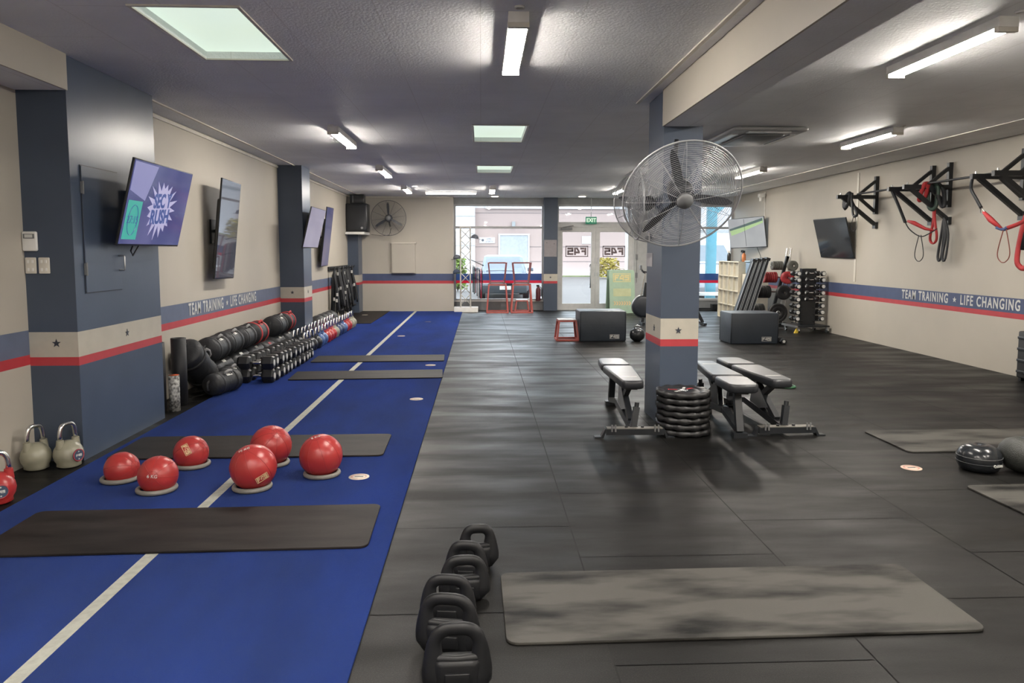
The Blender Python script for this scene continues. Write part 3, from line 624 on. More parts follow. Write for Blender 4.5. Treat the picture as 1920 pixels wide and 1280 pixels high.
sb(.50, .155, (-3.22, 10.54, .445), (0, 0, -.03), 'black sandbag with red markings at the far end of the near group', redp=True)
sb(.62, .135, (-3.255, 9.12, .15), (0, 0, 0), 'black sandbag underneath the near end of the upper row', grip=False, band=False)
sb(.62, .135, (-3.255, 9.78, .15), (0, 0, 0), 'black sandbag underneath the middle of the upper row', grip=False, band=False)
sb(.62, .135, (-3.255, 10.44, .15), (0, 0, 0), 'black sandbag underneath the red-marked sandbag', grip=False, band=False)
sb(.40, .115, (-2.99, 8.74, .132), (0, 0, .02), 'black sandbag with white print, front row beside the dumbbells')
sb(.48, .12, (-3.24, 11.08, .135), (0, 0, 0), 'black sandbag with a red print resting behind the dumbbell stack', redp=True, band=False, grip=False)
sb(.50, .135, (-3.24, 11.60, .15), (0, 0, .0), 'black sandbag lying low before the kettlebell rows', band=False, grip=False)
sb(.50, .155, (-3.225, 11.62, .44), (0, 0, 0), 'black sandbag on top of the far group, close to the column')
sb(.50, .14, (-3.24, 12.16, .155), (0, 0, 0), 'black sandbag on the floor against the column base', grip=False, band=False)
sb(.46, .15, (-3.23, 12.20, .447), (0, 0, .04), 'black sandbag with red straps on top of the pile by the column', redp=True)
m_wb = mat('grey_wall_ball', (.026, .029, .032), .45, var=.2, vscale=4)
wb = thing('wall_ball', 'x', 'ball', group='dark grey wall balls behind the column')
MB().ball((0, 0, 0), .17, 32).build('ball', m_wb, wb); MB().tube([(.1705*math.cos(2*PI*k/40), 0, .1705*math.sin(2*PI*k/40)) for k in range(40)], .003, 5, True).build('seam', m_strapg, wb)
for i in range(4):
    o = wb if i == 0 else dup(wb); o.location = (-3.21, 14.55+.4*i, .172); o['label'] = '%s dark grey wall ball from the near end, behind the far column' % ORD[i]
# rollers standing by the dark column
m_roll = mat('black_foam', (.009, .010, .013), .6, var=.1)
def roller(n, r, h, x, y, m, lbl, grp=None, tilt=(0, 0, 0), inner=None, cat='foam roller'):
    t = thing(n, lbl, cat, (x, y, .001), tilt, grp)
    MB().lathe([(r*.55, .004), (r, 0), (r, h), (r*.55, h), (r*.55, h-.03), (r*.55, .004)], 24, cap=False).build('roll', m, t)
    if inner: MB().lathe([(0, h-.012), (r*.54, h-.010), (r*.56, h+.002), (r*.98, h+.003)], 24).build('end_face', inner, t)
roller('foam_roller', .085, .68, -3.27, 7.48, m_roll, 'tall black foam roller standing tight against the dark column')
roller('foam_roller', .075, .70, -3.14, 7.72, m_roll, 'second tall black foam roller, behind the speckled one')
roller('foam_roller', .032, .48, -3.165, 7.30, mat('grey_foam', (.24, .24, .24), .6), 'slim pale grey roller standing at the column corner')
m_spk = mat('speckled_foam', (.05, .05, .05), .7, vscale=38, col2=(.50, .50, .48))
roller('foam_roller', .052, .36, -3.075, 7.42, m_spk, 'short black and white speckled roller with an orange end', inner=mat('orange_foam', (.75, .12, .02), .5))

# ================================================================ LEFT WALL FITTINGS
t = thing('access_hatch', 'navy painted hatch door in the side of the dark column', 'hatch', (-3.037, 6.07, 1.28))
MB().b2(0, .003, -.287, .287, -.007, .972).build('dark_seam', m_printd, t); MB().b2(0, .008, -.28, .28, 0, .965).build('panel', m_navy, t, bevel=.001)  # thin dark frame marks the seam round the panel
for z in (.18, .80): MB().b2(0, .016, -.292, -.268, z-.045, z+.045).cyl((.018, -.282, z-.05), (.018, -.282, z+.05), .006, n=8).build('hinge', m_grey, t)
MB().tube([(.005, .24, .16), (.05, .24, .16), (.055, .24, .17), (.055, .24, .27), (.05, .24, .28), (.005, .24, .28)], .007, 8).build('handle', m_steel, t)
t = thing('keypad', 'white alarm keypad on the front of the dark column', 'keypad', (-3.345, 5.648, 1.67))
MB().rbox((0, -.013, 0), (.105, .026, .145), .012, ax=1).build('case', m_white, t); MB().b2(-.04, .04, -.029, -.025, .02, .055).build('screen', m_grey, t); MB().b2(-.028, .028, -.031, -.028, .027, .05).build('display', m_print, t)
for i, x in enumerate((-3.352, -3.255)):
    t = thing('switch_plate', ['left cream switch plate under the alarm keypad', 'right cream switch plate under the alarm keypad'][i], 'switch', (x, 5.648, 1.49), 0, 'cream switch plates')
    MB().rbox((0, -.005, 0), (.08, .01, .12), .006, ax=1).build('plate', m_trim, t)
    for z in (-.03, .03):
        for q in (-.016, .016): MB().b2(q-.006, q+.006, -.014, -.009, z-.011, z+.011).build('rocker', m_white, t)
# ---- televisions
def tv(lbl, c, W, H, yaw, tilt, roll, art, wallx=None, mount=True):
    t = thing('television', lbl, 'television')
    n = Vector((math.cos(yaw)*math.cos(tilt), math.sin(yaw)*math.cos(tilt), -math.sin(tilt))); r = Vector((-math.sin(yaw), math.cos(yaw), 0)); u = n.cross(r)
    c1, s1 = math.cos(roll), math.sin(roll); r, u = c1*r+s1*u, c1*u-s1*r
    M = Matrix((r, -n, u)).transposed().to_4x4(); M.translation = Vector(c); t.matrix_world = M   # local x right, y into the set, z up
    MB().rbox((0, .012, 0), (W, .02, H), .006, ax=1).build('bezel', m_bplas, t)
    MB().rbox((0, .045, -H*.05), (W*.8, .055, H*.7), .03, ax=1).build('back_cover', m_bplas, t)
    MB().b2(-W/2+.009, W/2-.009, -.0005, .002, -H/2+.016, H/2-.009).build('screen', art, t)
    if mount and wallx is not None:
        Mi = M.inverted(); wp = Mi @ Vector((wallx, c[1], c[2]-.02)); b = MB(); b.bar((0, .07, 0), wp, .05, .035)
        b.build('mount_arm', m_bmetal, t)
        b = MB(); b.M = Mi @ Matrix.Translation((wallx, c[1], c[2]-.02)); b.box((math.copysign(.012, -wallx), 0, 0), (.024, .22, .30)); b.build('wall_plate', m_bmetal, t)
    return t
def screenmat(name, cols, lift=.0, rough=.12):
    """panel glass with a soft emissive pattern, also on idle and switched-off sets"""
    m = bpy.data.materials.new(name); m.use_nodes = True; nt = m.node_tree; N = nt.nodes; L = nt.links; b = N['Principled BSDF']
    b.inputs['Base Color'].default_value = (.01, .01, .012, 1); b.inputs['Roughness'].default_value = rough
    tc = N.new('ShaderNodeTexCoord'); nz = N.new('ShaderNodeTexNoise'); nz.inputs['Scale'].default_value = 2.2; nz.inputs['Detail'].default_value = 1; L.new(tc.outputs['Object'], nz.inputs['Vector'])
    rp = N.new('ShaderNodeValToRGB'); el = rp.color_ramp.elements; el[0].position = .3; el[0].color = (*cols[0], 1); el[1].position = .7; el[1].color = (*cols[-1], 1)
    for i, c in enumerate(cols[1:-1]): e = el.new(.3+.4*(i+1)/(len(cols)-1)); e.color = (*c, 1)
    L.new(nz.outputs['Fac'], rp.inputs[0]); L.new(rp.outputs[0], b.inputs['Emission Color']); b.inputs['Emission Strength'].default_value = lift
    return m
ms1 = screenmat('screen_indigo', [(.06, .065, .21), (.075, .08, .25), (.14, .135, .33)], .20, .1)
ms2 = screenmat('screen_idle_glow', [(.25, .25, .33), (.33, .32, .40)], .05, .03)  # faint glow added to idle glass, for light it would reflect
ms3 = screenmat('screen_mauve', [(.20, .19, .30), (.28, .27, .38)], .26)
ms4 = screenmat('screen_violet', [(.05, .07, .20), (.16, .14, .24)], .2)
msd = screenmat('screen_off_glow', [(.02, .024, .03), (.03, .034, .04)], .12, .12)  # faint glow added although this set is off
msg = screenmat('screen_pale', [(.36, .37, .38), (.42, .43, .43)], .28, .12)
t1 = tv('tilted television showing purple artwork, mounted on the dark column', (-2.81, 6.606, 1.986), 1.24, .71, .021, .24, 0, ms1, -3.03)
def on(tvo, name, m, polys, y=-.002, th=.001):
    b = MB()
    for p in polys: b.prism(p, y-th, y, 'xz')
    return b.build(name, m, tvo)
m_teal = emitmat('screen_teal', (.05, .36, .30), .22); m_lil = emitmat('screen_lilac', (.36, .34, .52), .26); m_lil2 = emitmat('screen_lavender', (.20, .20, .38), .26); m_ind = emitmat('screen_ink', (.03, .05, .16), .4)
on(t1, 'timer_box', m_teal, [[(-.585, -.30), (-.33, -.30), (-.33, .02), (-.585, .02)]])
tm = textmesh('timer_digits', '27:15', .09, m_ind, t1, (-.455, -.0045, -.14), (PI/2, 0, 0), ext=.0006)
MB().tube([(-.455+.085*math.cos(2*PI*k/28), -.0045, -.14+.125*math.sin(2*PI*k/28)) for k in range(28)], .003, 4, True).build('timer_ring', m_ind, t1)
on(t1, 'pale_panel', m_lil2, [[(-.60, .10), (-.30, .03), (-.16, .33), (-.60, .335)]])
sp_ = []
for k in range(36): a = 2*PI*k/36; q = (.19 if k % 2 else .30)*(1+.12*math.sin(k*3.7)); sp_.append((.05+q*1.0*math.cos(a), -.02+q*.85*math.sin(a)))
on(t1, 'splash_art', m_lil, [sp_], -.003)
for (tx, z, sx_) in (('SEC Y', .045, .8), ('RUSH', -.095, .9)):
    o_ = textmesh('title', tx, .17, m_ind, t1, (.05, -.0055, z), (PI/2, R_(-4), 0), sx=sx_, ext=.0008, bold=.006)
t = tv('narrow upright television mounted flat on the left wall, reflecting the shopfront', (-3.204, 9.547, 1.864), .71, 1.24, .002, .102, -.021, ms2, XL)
t = tv('tilted mauve-screened television on the second column', (-2.91, 13.135, 1.997), 1.24, .71, .018, .24, .0, ms3, -2.99)
t = tv('upright violet-screened television beyond the second column', (-3.22, 15.70, 1.895), .71, 1.24, .012, .127, .016, ms4, XL)
t5 = tv('large television near the shopfront corner, showing a pale split picture', (6.58, 18.1, 2.06), 1.30, .745, -2.771, .149, .026, msg, XR)
on(t5, 'green_hill', emitmat('screen_green', (.30, .42, .22), .26), [[(-.61, .11), (-.2, .17), (.1, .25), (.61, .33), (.61, .22), (.2, .12), (-.2, .02), (-.55, -.05)]])
on(t5, 'dark_strip', emitmat('screen_slate', (.07, .10, .10), .3), [[(-.61, .12), (-.05, .215), (.60, .335), (.60, .27), (-.05, .155), (-.61, .07)]], -.003)
on(t5, 'divider', m_printd, [[(-.055, -.33), (-.043, -.33), (-.043, .34), (-.055, .34)]], -.004)
t6 = tv('black switched-off television above the dumbbell rack', (6.765, 13.98, 1.854), 1.36, .78, -3.156, .251, -.01, msd, XR)
b = MB()
def cable(pts, lbl, r=.006):
    o = MB().tube(pts, r, 6).build('cable', m_bplas); return tag(o, lbl, 'cable')
cable([(-2.95, 6.45, 1.70), (-2.98, 6.42, 1.60), (-3.0, 6.5, 1.56), (-3.0, 6.58, 1.62), (-2.96, 6.6, 1.70)], 'looped black cable hanging under the tilted television on the dark column')
cable([(6.8, 18.0, 1.74), (6.87, 17.9, 1.5), (6.88, 17.85, 1.38)], 'black cable dropping from the television near the shopfront corner')
# ---- wall panel, loudspeakers, shelf
t = thing('wall_panel', 'shallow cream cupboard on the end wall below the fan', 'cabinet', (-2.04, YF, 1.0))
MB().b2(-.31, .31, -.09, -.002, .02, .80).build('body', m_wall, t); MB().b2(-.30, .30, -.105, -.092, .03, .79).build('door', m_wall, t); MB().b2(-.33, .34, -.11, -.002, .80, .825).build('top_edge', m_trim, t)
t = thing('shelf', 'white shelf carrying the black loudspeaker in the far left corner', 'shelf', (-3.25, 18.99, 2.05))
MB().b2(-.14, .33, -.33, .58, -.03, .03).build('board', m_white, t)
t = thing('loudspeaker', 'large black loudspeaker standing on the corner shelf', 'loudspeaker', (-3.12, 18.99, 2.081))
MB().rbox((0, 0, .355), (.54, .42, .71), .03).build('cabinet', m_bplas, t); MB().rbox((0, -.213, .36), (.46, .012, .62), .02, ax=1).build('grille', m_bvinyl, t); MB().cyl((.13, -.218, .1), (.13, -.226, .1), .03, n=16).build('badge', m_steel, t)
t = thing('loudspeaker', 'small dark loudspeaker on top of the large one', 'loudspeaker', (-3.12, 18.99, 2.794))
MB().rbox((0, 0, .11), (.36, .3, .215), .02).build('cabinet', m_bplas, t); MB().rbox((-.1, -.152, .11), (.02, .01, .18), .005, ax=1).build('grille_rib', m_grey, t)
cable([(-2.85, 19.4, 2.03), (-2.6, 19.56, 2.0), (-2.4, 19.5, 2.02), (-2.33, 19.4, 2.2)], 'thin black cable running from the loudspeaker shelf to the wall fan')
t = thing('motion_sensor', 'small white motion sensor high on the right wall near the corner', 'sensor', (6.80, 17.75, 2.95))
MB().rbox((0, 0, 0), (.16, .12, .09), .02).build('case', m_white, t); MB().rbox((-.02, -.02, -.09), (.08, .07, .1), .02).build('lens', m_white, t)
# ---- cage fans
m_wire = mat('fan_wire', (.40, .41, .43), .35, .3); m_blade = mat('fan_blade', (.04, .045, .055), .4)
def fan(lbl, loc, R, yaw, tilt, a0, rings=26, depth=.16, bracket=((0, .35, .0),), group=None, wire=None):
    m_wire = wire or globals()['m_wire']
    """local -y = air direction"""
    t = thing('wall_fan', lbl, 'fan', loc, (tilt, 0, yaw), group)
    def prof(r): q = r/R; return -depth*.5*math.cos(q*PI/2)**.8
    for sgn, nm in ((1, 'front_cage'), (-1, 'rear_cage')):
        b = MB()
        for i in range(rings):
            r = R*(.16+.83*i/(rings-1)); y = prof(r)*sgn
            b.tube([(r*math.cos(2*PI*k/56), y, r*math.sin(2*PI*k/56)) for k in range(56)], .0016, 4, True)
        for k in range(12):
            a = 2*PI*k/12+.13; b.tube([(r*math.cos(a), prof(r)*sgn-.003*sgn, r*math.sin(a)) for r in [R*(.1+.9*j/8) for j in range(9)]], .0024, 5)
        b.build(nm, m_wire, t, merge=False)
    MB().tube([(R*math.cos(2*PI*k/72), 0, R*math.sin(2*PI*k/72)) for k in range(72)], .008, 8, True).build('rim', m_wire, t)
    MB().lathe([(0, -.02), (R*.12, -.018), (R*.14, 0), (R*.14, .02), (0, .02)], 24, 'y', (0, prof(0)-.01, 0)).build('hub_cap', m_grey, t)
    for k in range(3):
        a = a0+k*2*PI/3; b = MB(); vs = []; n = 9
        for j in range(n):
            q = .12+.78*j/(n-1); wd = R*(.045+.032*math.sin(PI*j/(n-1)))*(.35 if j == n-1 else 1); tw = .5-.3*j/(n-1)
            for s in (-1, 1):
                for yy in (-.004, .004):
                    px_, pz = q*R, s*wd
                    vs.append((px_*math.cos(a)-pz*math.cos(tw)*math.sin(a), yy+s*wd*math.sin(tw)*.6, px_*math.sin(a)+pz*math.cos(tw)*math.cos(a)))
        fs = []
        for j in range(n-1):
            o = j*4; fs += [(o, o+2, o+6, o+4), (o+1, o+5, o+7, o+3), (o, o+4, o+5, o+1), (o+2, o+3, o+7, o+6)]
        fs += [(0, 1, 3, 2), (4*n-4, 4*n-2, 4*n-1, 4*n-3)]
        b.add(vs, fs, False); b.build('blade', m_blade, t)
    MB().lathe([(R*.10, -.03), (R*.19, -.02), (R*.22, .05), (R*.2, .14), (R*.1, .17), (0, .17)], 20, 'y').build('motor', m_blade, t)
    b = MB(); p = (0, .12, 0)
    for q in bracket: b.tube([p, q], .02, 8); p = q
    b.build('bracket', m_bmetal, t)
    return t
fan('round caged wall fan on the cream end wall, between loudspeaker and window', (-2.385, 19.28, 2.45), .45, 0, R_(2), R_(92), rings=16, wire=mat('dark_fan_wire', (.10, .10, .105), .5), bracket=((0, .15, -.15), (0, .31, -.2)))
FP = (1.655, 6.05, 2.055)
fan('large caged fan facing the room, high on the front of the middle pillar', FP, .492, R_(3), R_(34), R_(-8), rings=28, bracket=((0, .30, .0), (.03, .50, .26)))
fan('caged fan behind the middle pillar, facing the shopfront', (1.77, 7.62, 2.09), .395, PI, R_(5), R_(10), rings=28, bracket=((0, .30, 0),))
fan('caged fan seen edge-on on the left face of the middle pillar', (1.46, 6.93, 2.05), .335, -PI/2, R_(1), R_(50), rings=22, depth=.12, bracket=((0, .17, 0),))
# pillar bits
t = MB().b2(-.002, 0, -.12, .12, -.065, .065).build('paper_notice', mat('notice_paper', (.42, .41, .44), .6)); t.location = (1.633, 7.10, 1.52); tag(t, 'pale paper notice on the left face of the middle pillar', 'notice')
t.scale = (1, 1, 1)
t = thing('power_outlet', 'small pale power outlet under the fans on the middle pillar', 'outlet', (1.633, 7.12, 1.735)); MB().b2(-.012, 0, -.03, .03, -.04, .04).build('plate', m_white, t); MB().b2(-.04, -.012, -.02, .02, -.03, .01).build('plug', m_grey, t)
t = thing('notice_board', 'grey notice board on the navy column by the doors', 'notice', (1.865, 19.815, 1.68)); MB().b2(-.17, .17, -.012, 0, -.225, .225).build('board', mat('board_grey', (.26, .24, .25), .6), t)
for q in ((-.10, .15), (.10, .12)): MB().cyl((q[0], -.013, q[1]), (q[0], -.02, q[1]), .012, n=8).build('pin', m_printd, t)

# ================================================================ BENCHES AND PLATES ROUND THE PILLAR
def bench():
    t = thing('weight_bench', 'x', 'bench', group='adjustable benches round the middle pillar')
    for nm, (y0, y1, w0, w1) in (('backrest', (-.55, .33, .185, .30)), ('seat', (.38, .84, .30, .255))):
        n = 10; vs = []; z0, z1 = .405, .480; ring = []
        out = []
        L_ = y1-y0
        def hw(y): return (w0+(w1-w0)*(y-y0)/L_)/2
        c = .03 if nm == 'backrest' else .055; pts = [(-hw(y0)+c, y0), (hw(y0)-c, y0), (hw(y0)-c*.3, y0+c*.3), (hw(y0+c), y0+c), (hw(y1-c), y1-c), (hw(y1)-c*.3, y1-c*.3), (hw(y1)-c, y1), (-hw(y1)+c, y1), (-hw(y1)+c*.3, y1-c*.3), (-hw(y1-c), y1-c), (-hw(y0+c), y0+c), (-hw(y0)+c*.3, y0+c*.3)]
        cx_, cyy = 0, (y0+y1)/2; b = MB(); rr = []
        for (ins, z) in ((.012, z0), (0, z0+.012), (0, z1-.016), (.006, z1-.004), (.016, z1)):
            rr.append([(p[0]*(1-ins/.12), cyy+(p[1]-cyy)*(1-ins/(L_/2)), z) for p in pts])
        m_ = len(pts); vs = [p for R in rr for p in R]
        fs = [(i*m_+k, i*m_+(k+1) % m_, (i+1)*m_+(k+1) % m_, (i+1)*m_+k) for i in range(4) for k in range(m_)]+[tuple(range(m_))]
        b.add(vs, fs, True); b.m(1).add(rr[4], [tuple(range(m_))]); b.build(nm, [m_pad, m_padlit], t)
        if nm == 'backrest': MB().b2(-.07, .07, -.34, -.315, z1, z1+.0012).build('label_print', m_print, t)
        MB().b2(-.05, .05, y0+.08, y1-.06, .386, .406).build('pad_plate', m_bmetal, t)
    # wide front foot
    b = MB(); b.bar((-.25, -.62, .055), (.25, -.62, .055), .09, .05); b.build('front_foot', m_bmetal, t)
    MB().b2(-.24, .24, -.66, -.58, .081, .086).build('foot_plate', mat('foot_plate_grey', (.20, .19, .17), .4, .4), t)
    for s in (-1, 1):
        MB().prism([(s*.24, .08), (s*.255, .08), (s*.29, .012), (s*.345, .010), (s*.345, .001), (s*.27, .001)], -.655, -.585, 'xz').build('foot_cap', m_bmetal, t)
        for q in (.17, .20): MB().cyl((s*q, -.67, .06), (s*q, -.67, .12), .008, n=8).build('roller_bolt', m_steel, t)
        MB().cyl((s*.07, -.62, .086), (s*.07, -.62, .10), .014, n=10).build('nut', m_bmetal, t)
    MB().bar((0, -.60, .06), (0, .25, .14), .07, .06).build('spine', m_bmetal, t)
    MB().bar((0, .25, .14), (0, .70, .06), .06, .05).build('spine', m_bmetal, t)
    MB().bar((0, .72, .05), (0, .60, .41), .06, .06, (0, 1, 0)).build('rear_post', m_bmetal, t)
    MB().b2(-.06, .06, .68, .76, .001, .045).build('rear_foot', m_bmetal, t)
    MB().bar((0, -.44, .10), (0, .12, .405), .05, .06).build('strut', m_bmetal, t)
    MB().bar((0, .10, .13), (0, -.36, .41), .045, .05).build('strut', m_bmetal, t)
    MB().prism([(-.30, .18), (-.05, .12), (.12, .16), (.06, .34), (-.02, .37)], -.028, -.020, 'yz').build('ladder_plate', m_steel, t)
    MB().prism([(-.30, .18), (-.05, .12), (.12, .16), (.06, .34), (-.02, .37)], .020, .028, 'yz').build('ladder_plate', m_bmetal, t)
    MB().bar((-.0, -.58, .085), (.03, -.55, .25), .05, .05, (0, 1, 0)).cyl((.03, -.55, .25), (.035, -.545, .29), .02, n=12).build('carry_post', m_bmetal, t)
    MB().cyl((-.07, .355, .39), (.07, .355, .39), .02, n=12).build('hinge_tube', m_bmetal, t)
    MB().ball((.08, .355, .39), .022, 12).build('pull_knob', m_bplas, t)
    return t
bn = bench(); bn.location = (1.335, 6.82, 0); bn.rotation_euler = (0, 0, R_(-1.5)); bn['label'] = 'adjustable bench left of the middle pillar, its wide foot towards the viewpoint'
dup(bn, (2.265, 6.88, 0), R_(177), 'bench just right of the plate stack, its narrow single foot towards the viewpoint')
dup(bn, (2.635, 6.83, 0), R_(1.5), 'rightmost bench by the pillar, wide pale foot bar to the viewpoint')
m_plate = mat('rubber_plate', (.016, .016, .017), .42, var=.15, vscale=10)
def wplate(r, th, scal=True, m=None, name='weight_plate', lbl='x', grp=None):
    t = thing(name, lbl, 'weight plate', group=grp); m = m or m_plate; n = 66; vs = []; 
    prof = [(.03, .2), (.14, .2), (.15, .38), (r*.66, .40), (r*.72, .15), (r*.90, .02), (r, .16), (r, .84), (r*.90, .98), (r*.72, .85), (r*.66, .6), (.15, .62), (.14, .8), (.03, .8)]
    if r < .16: prof = [(.02, .1), (r*.6, .1), (r*.75, .02), (r, .1), (r, .9), (r*.75, .98), (r*.6, .9), (.02, .9)]
    for (q, z) in prof:
        for k in range(n):
            a = 2*PI*k/n; w_ = 1+(.026*math.cos(a*11) if (scal and q > r*.8) else 0); zz = (z-.5)*th*(1+(.16*math.cos(a*11) if scal and q > r*.8 else 0))+.5*th
            vs.append((q*w_*math.cos(a), q*w_*math.sin(a), zz))
    m_ = len(prof); fs = [(i*n+k, i*n+(k+1) % n, ((i+1) % m_)*n+(k+1) % n, ((i+1) % m_)*n+k) for i in range(m_) for k in range(n)]
    MB().add(vs, fs, True).build('disc', m, t)
    MB().lathe([(.026, th*.18), (.045, th*.16), (.045, th*.84), (.026, th*.82), (.026, th*.18)], 20, cap=False).build('bore', m_steel, t)
    return t
wp = wplate(.235, .054, grp='stack of rubber weight plates before the pillar')
for i in range(7):
    o = wp if i == 0 else dup(wp); o.location = (1.79+.008*random.uniform(-1, 1), 6.375, .001+i*.0555); o.rotation_euler = (0, 0, random.uniform(0, 1)); o['label'] = '%s rubber weight plate from the bottom of the stack before the middle pillar' % ORD[i]
o['label'] = 'topmost rubber weight plate of the stack, with red and white marks'
for i, (a, m) in enumerate(((.3, m_red), (.9, m_print), (2.6, m_red), (3.6, m_print))):
    MB().at((0, 0, 0), (0, 0, a)).b2(.05, .13, -.012, .012, .0445, .0465).build('mark', m, o)
gr = MB().tube([(.10*math.cos(2*PI*k/32), .085*math.sin(2*PI*k/32), .012) for k in range(32)], .012, 8, True).build('band_loop', m_green); gr.location = (3.60, 8.45, .001); tag(gr, 'green rubber loop lying on the floor behind the rightmost bench', 'resistance band')
wq = wplate(.11, .03, False, grp='small plates on the floor behind the pillar')
for i in range(3):
    o = wq if i == 0 else dup(wq); o.location = (2.47, 8.35, .001+i*.031); o['label'] = '%s small black plate from the bottom of the pile behind the benches' % ORD[i]

# ================================================================ SOFT BOXES, STEPS, SMALL WEIGHTS
m_sbox = mat('soft_box_vinyl', (.034, .043, .056), .42, var=.08, vscale=3, bump=.25, bscale=9)
def softbox(lbl, x, y, rz, w_, d, h):
    t = thing('plyo_box', lbl, 'box', (x, y, .001), rz, 'soft grey jump boxes'); MB().rbox((0, 0, h/2), (w_, d, h), .028, 4).build('cover', m_sbox, t)
    for s in (-1, 1):
        for q in (-1, 1): MB().tube([(s*(w_/2-.004), q*(d/2-.004), .02), (s*(w_/2-.004), q*(d/2-.004), h-.02)], .005, 6).build('corner_piping', m_bvinyl, t)
    MB().rbox((w_*.25, -d/2-.001, .085), (.19, .004, .09), .004, ax=1).build('badge', m_printd, t)
    e = emblem(MB(), .17, .075, .003).build('emblem', m_print, t); e.location = (w_*.25, -d/2-.006, .085); return t
softbox('big soft grey jump box left of the middle pillar, boxed lettering low on it', 2.165, 13.25, 0, .83, .60, .54)
softbox('big soft dark jump box right of the middle pillar, before the lockers', 4.73, 12.78, R_(1), .84, .58, .54)
def frame_box(name, lbl, loc, wb, wt, h, m, rz=0, flip=False, top=None, grp=None, tb=.032):
    t = thing(name, lbl, 'step', loc, (PI if flip else 0, 0, rz), grp); b = .5*wb; a = .5*wt
    for sx in (-1, 1):
        for sy in (-1, 1): MB().bar((sx*b, sy*b, tb/2), (sx*a, sy*a, h-.01), tb, tb, (0, 1, 0)).build('leg', m, t)
    for z, q, nm in ((tb/2, b, 'base_rail'), (h-.02, a, 'top_rail')):
        for sx in (-1, 1):
            MB().bar((sx*q, -q, z), (sx*q, q, z), tb).build(nm, m, t); MB().bar((-q, sx*q, z), (q, sx*q, z), tb).build(nm, m, t)
    if top: MB().rbox((0, 0, h-.001), (wt+.03, wt+.03, .018), .02).build('platform', top, t)
    return t
m_rfr = mat('red_frame_paint', (.42, .09, .075), .4)
m_step = mat('step_top_sky_reflection', (.52, .53, .55), .5)  # sky reflection on the step tops put into their colour
frame_box('step_frame', 'small red-legged step with sky reflection painted on its top, beside the soft box', (1.545, 13.22, .001), .38, .30, .375, m_rfr, 0, top=m_step)
m_dfr = mat('dull_red_frame', (.20, .07, .075), .4)
for i, (x, l) in enumerate(((.425, 'left'), (1.06, 'right'))):
    frame_box('step_frame', 'tall red plyometric frame standing on the floor at the %s before the window' % l, (x, 19.3, .001), .55, .44, .75, m_rfr, 0, top=mat('dark_top', (.05, .04, .045), .5), grp='tall red plyometric frames by the window')
    frame_box('step_frame', 'upturned dark red plyometric frame stacked on the %s frame before the window' % l, (x, 19.3, 1.315), .47, .36, .55, m_dfr, 0, flip=True, grp='upturned frames by the window')
frame_box('step_frame', 'lowest small red step with sky reflection painted on its top, inside the right frame', (1.07, 19.3, .03), .36, .28, .30, m_rfr, 0, top=m_step, tb=.024)
# small weights beside the boxes
t = thing('medicine_ball', 'black disc-shaped ball behind the right end of the left soft box', 'ball', (2.78, 12.95, .001)); MB().lathe([(0, .0), (.06, .004), (.125, .06), (.135, .12), (.12, .19), (.06, .235), (0, .24)], 28).build('ball', m_bplas, t)
MB().tube([(-.05, 0, .235), (-.05, 0, .27), (0, 0, .285), (.05, 0, .27), (.05, 0, .235)], .010, 8).build('handle', m_chrome, t)
db2 = hexdb(.26, .058, .014); db2.location = (5.24, 12.55, .0515); db2.rotation_euler = (0, 0, R_(84)); db2['label'] = 'single hex dumbbell on the floor at the right corner of the right soft box'

# ================================================================ LOCKERS, TUB, BOTTLES
m_lock = mat('cream_locker', (.62, .58, .47), .4); m_lockd = mat('locker_recess_shade', (.42, .40, .33), .5)  # recess cream darkened: shade inside the pigeonholes put into the colour
t = thing('locker_unit', 'cream pigeonhole locker unit against the right wall by the shopfront', 'locker', (5.9, 16.6, 0))
MB().b2(.02, .40, 0, 1.4, 0, 1.36).build('back', m_lockd, t)
for i in range(5): MB().b2(-.03, .05, i*.35-.012+.006*(i == 0)-.006*(i == 4), i*.35+.012, 0, 1.36).build('divider', m_lock, t)
for i in range(5): MB().b2(-.03, .05, 0, 1.4, i*.34-.012+.012*(i == 0), i*.34+.012).build('shelf', m_lock, t)
MB().b2(0, .40, -.012, 0, 0, 1.36).build('side_panel', m_lock, t)
t = thing('cabinet', 'low cream cabinet with two black latches in front of the lockers', 'cabinet', (5.95, 16.12, 0))
MB().b2(0, .42, 0, .44, 0, 1.09).build('body', m_lock, t)
for z in (.9, .45): MB().b2(.05, .14, -.02, 0, z-.05, z+.05).build('latch', m_bplas, t)
MB().b2(-.01, .43, -.012, 0, .02, 1.07).build('door', mat('cream_door', (.66, .63, .55), .4), t)
t = thing('storage_tub', 'translucent blue plastic tub on top of the low cream cabinet', 'tub', (6.17, 16.34, 1.091))
m_tub = mat('blue_tub_plastic', (.20, .30, .42), .3); MB().rbox((0, 0, .135), (.36, .34, .27), .04).build('tub', m_tub, t); MB().rbox((0, 0, .285), (.40, .38, .03), .04).build('lid', mat('tub_lid', (.32, .44, .55), .35), t); MB().b2(-.03, .05, -.176, -.17, .09, .2).build('label', m_print, t)
def bottle(lbl, x, y, z, r, h, m, mc):
    t = thing('spray_bottle', lbl, 'bottle', (x, y, z)); MB().lathe([(0, 0), (r, 0), (r, h*.62), (r*.4, h*.78), (r*.35, h*.82), (0, h*.82)], 16).build('bottle', m, t); MB().b2(-r*.9, r*.5, -.014, .014, h*.8, h).build('trigger_head', mc, t)
m_orange = mat('orange_liquid', (.45, .16, .06), .3)
bottle('black pump bottle with a clear top on the locker unit', 6.02, 17.7, 1.361, .045, .26, m_bplas, m_white); bottle('orange spray bottle with black trigger on the locker unit', 6.08, 16.85, 1.361, .045, .26, m_orange, m_bplas); bottle('dark spray bottle beside the orange one on the locker unit', 6.15, 17.15, 1.361, .04, .27, m_grey, m_bplas)

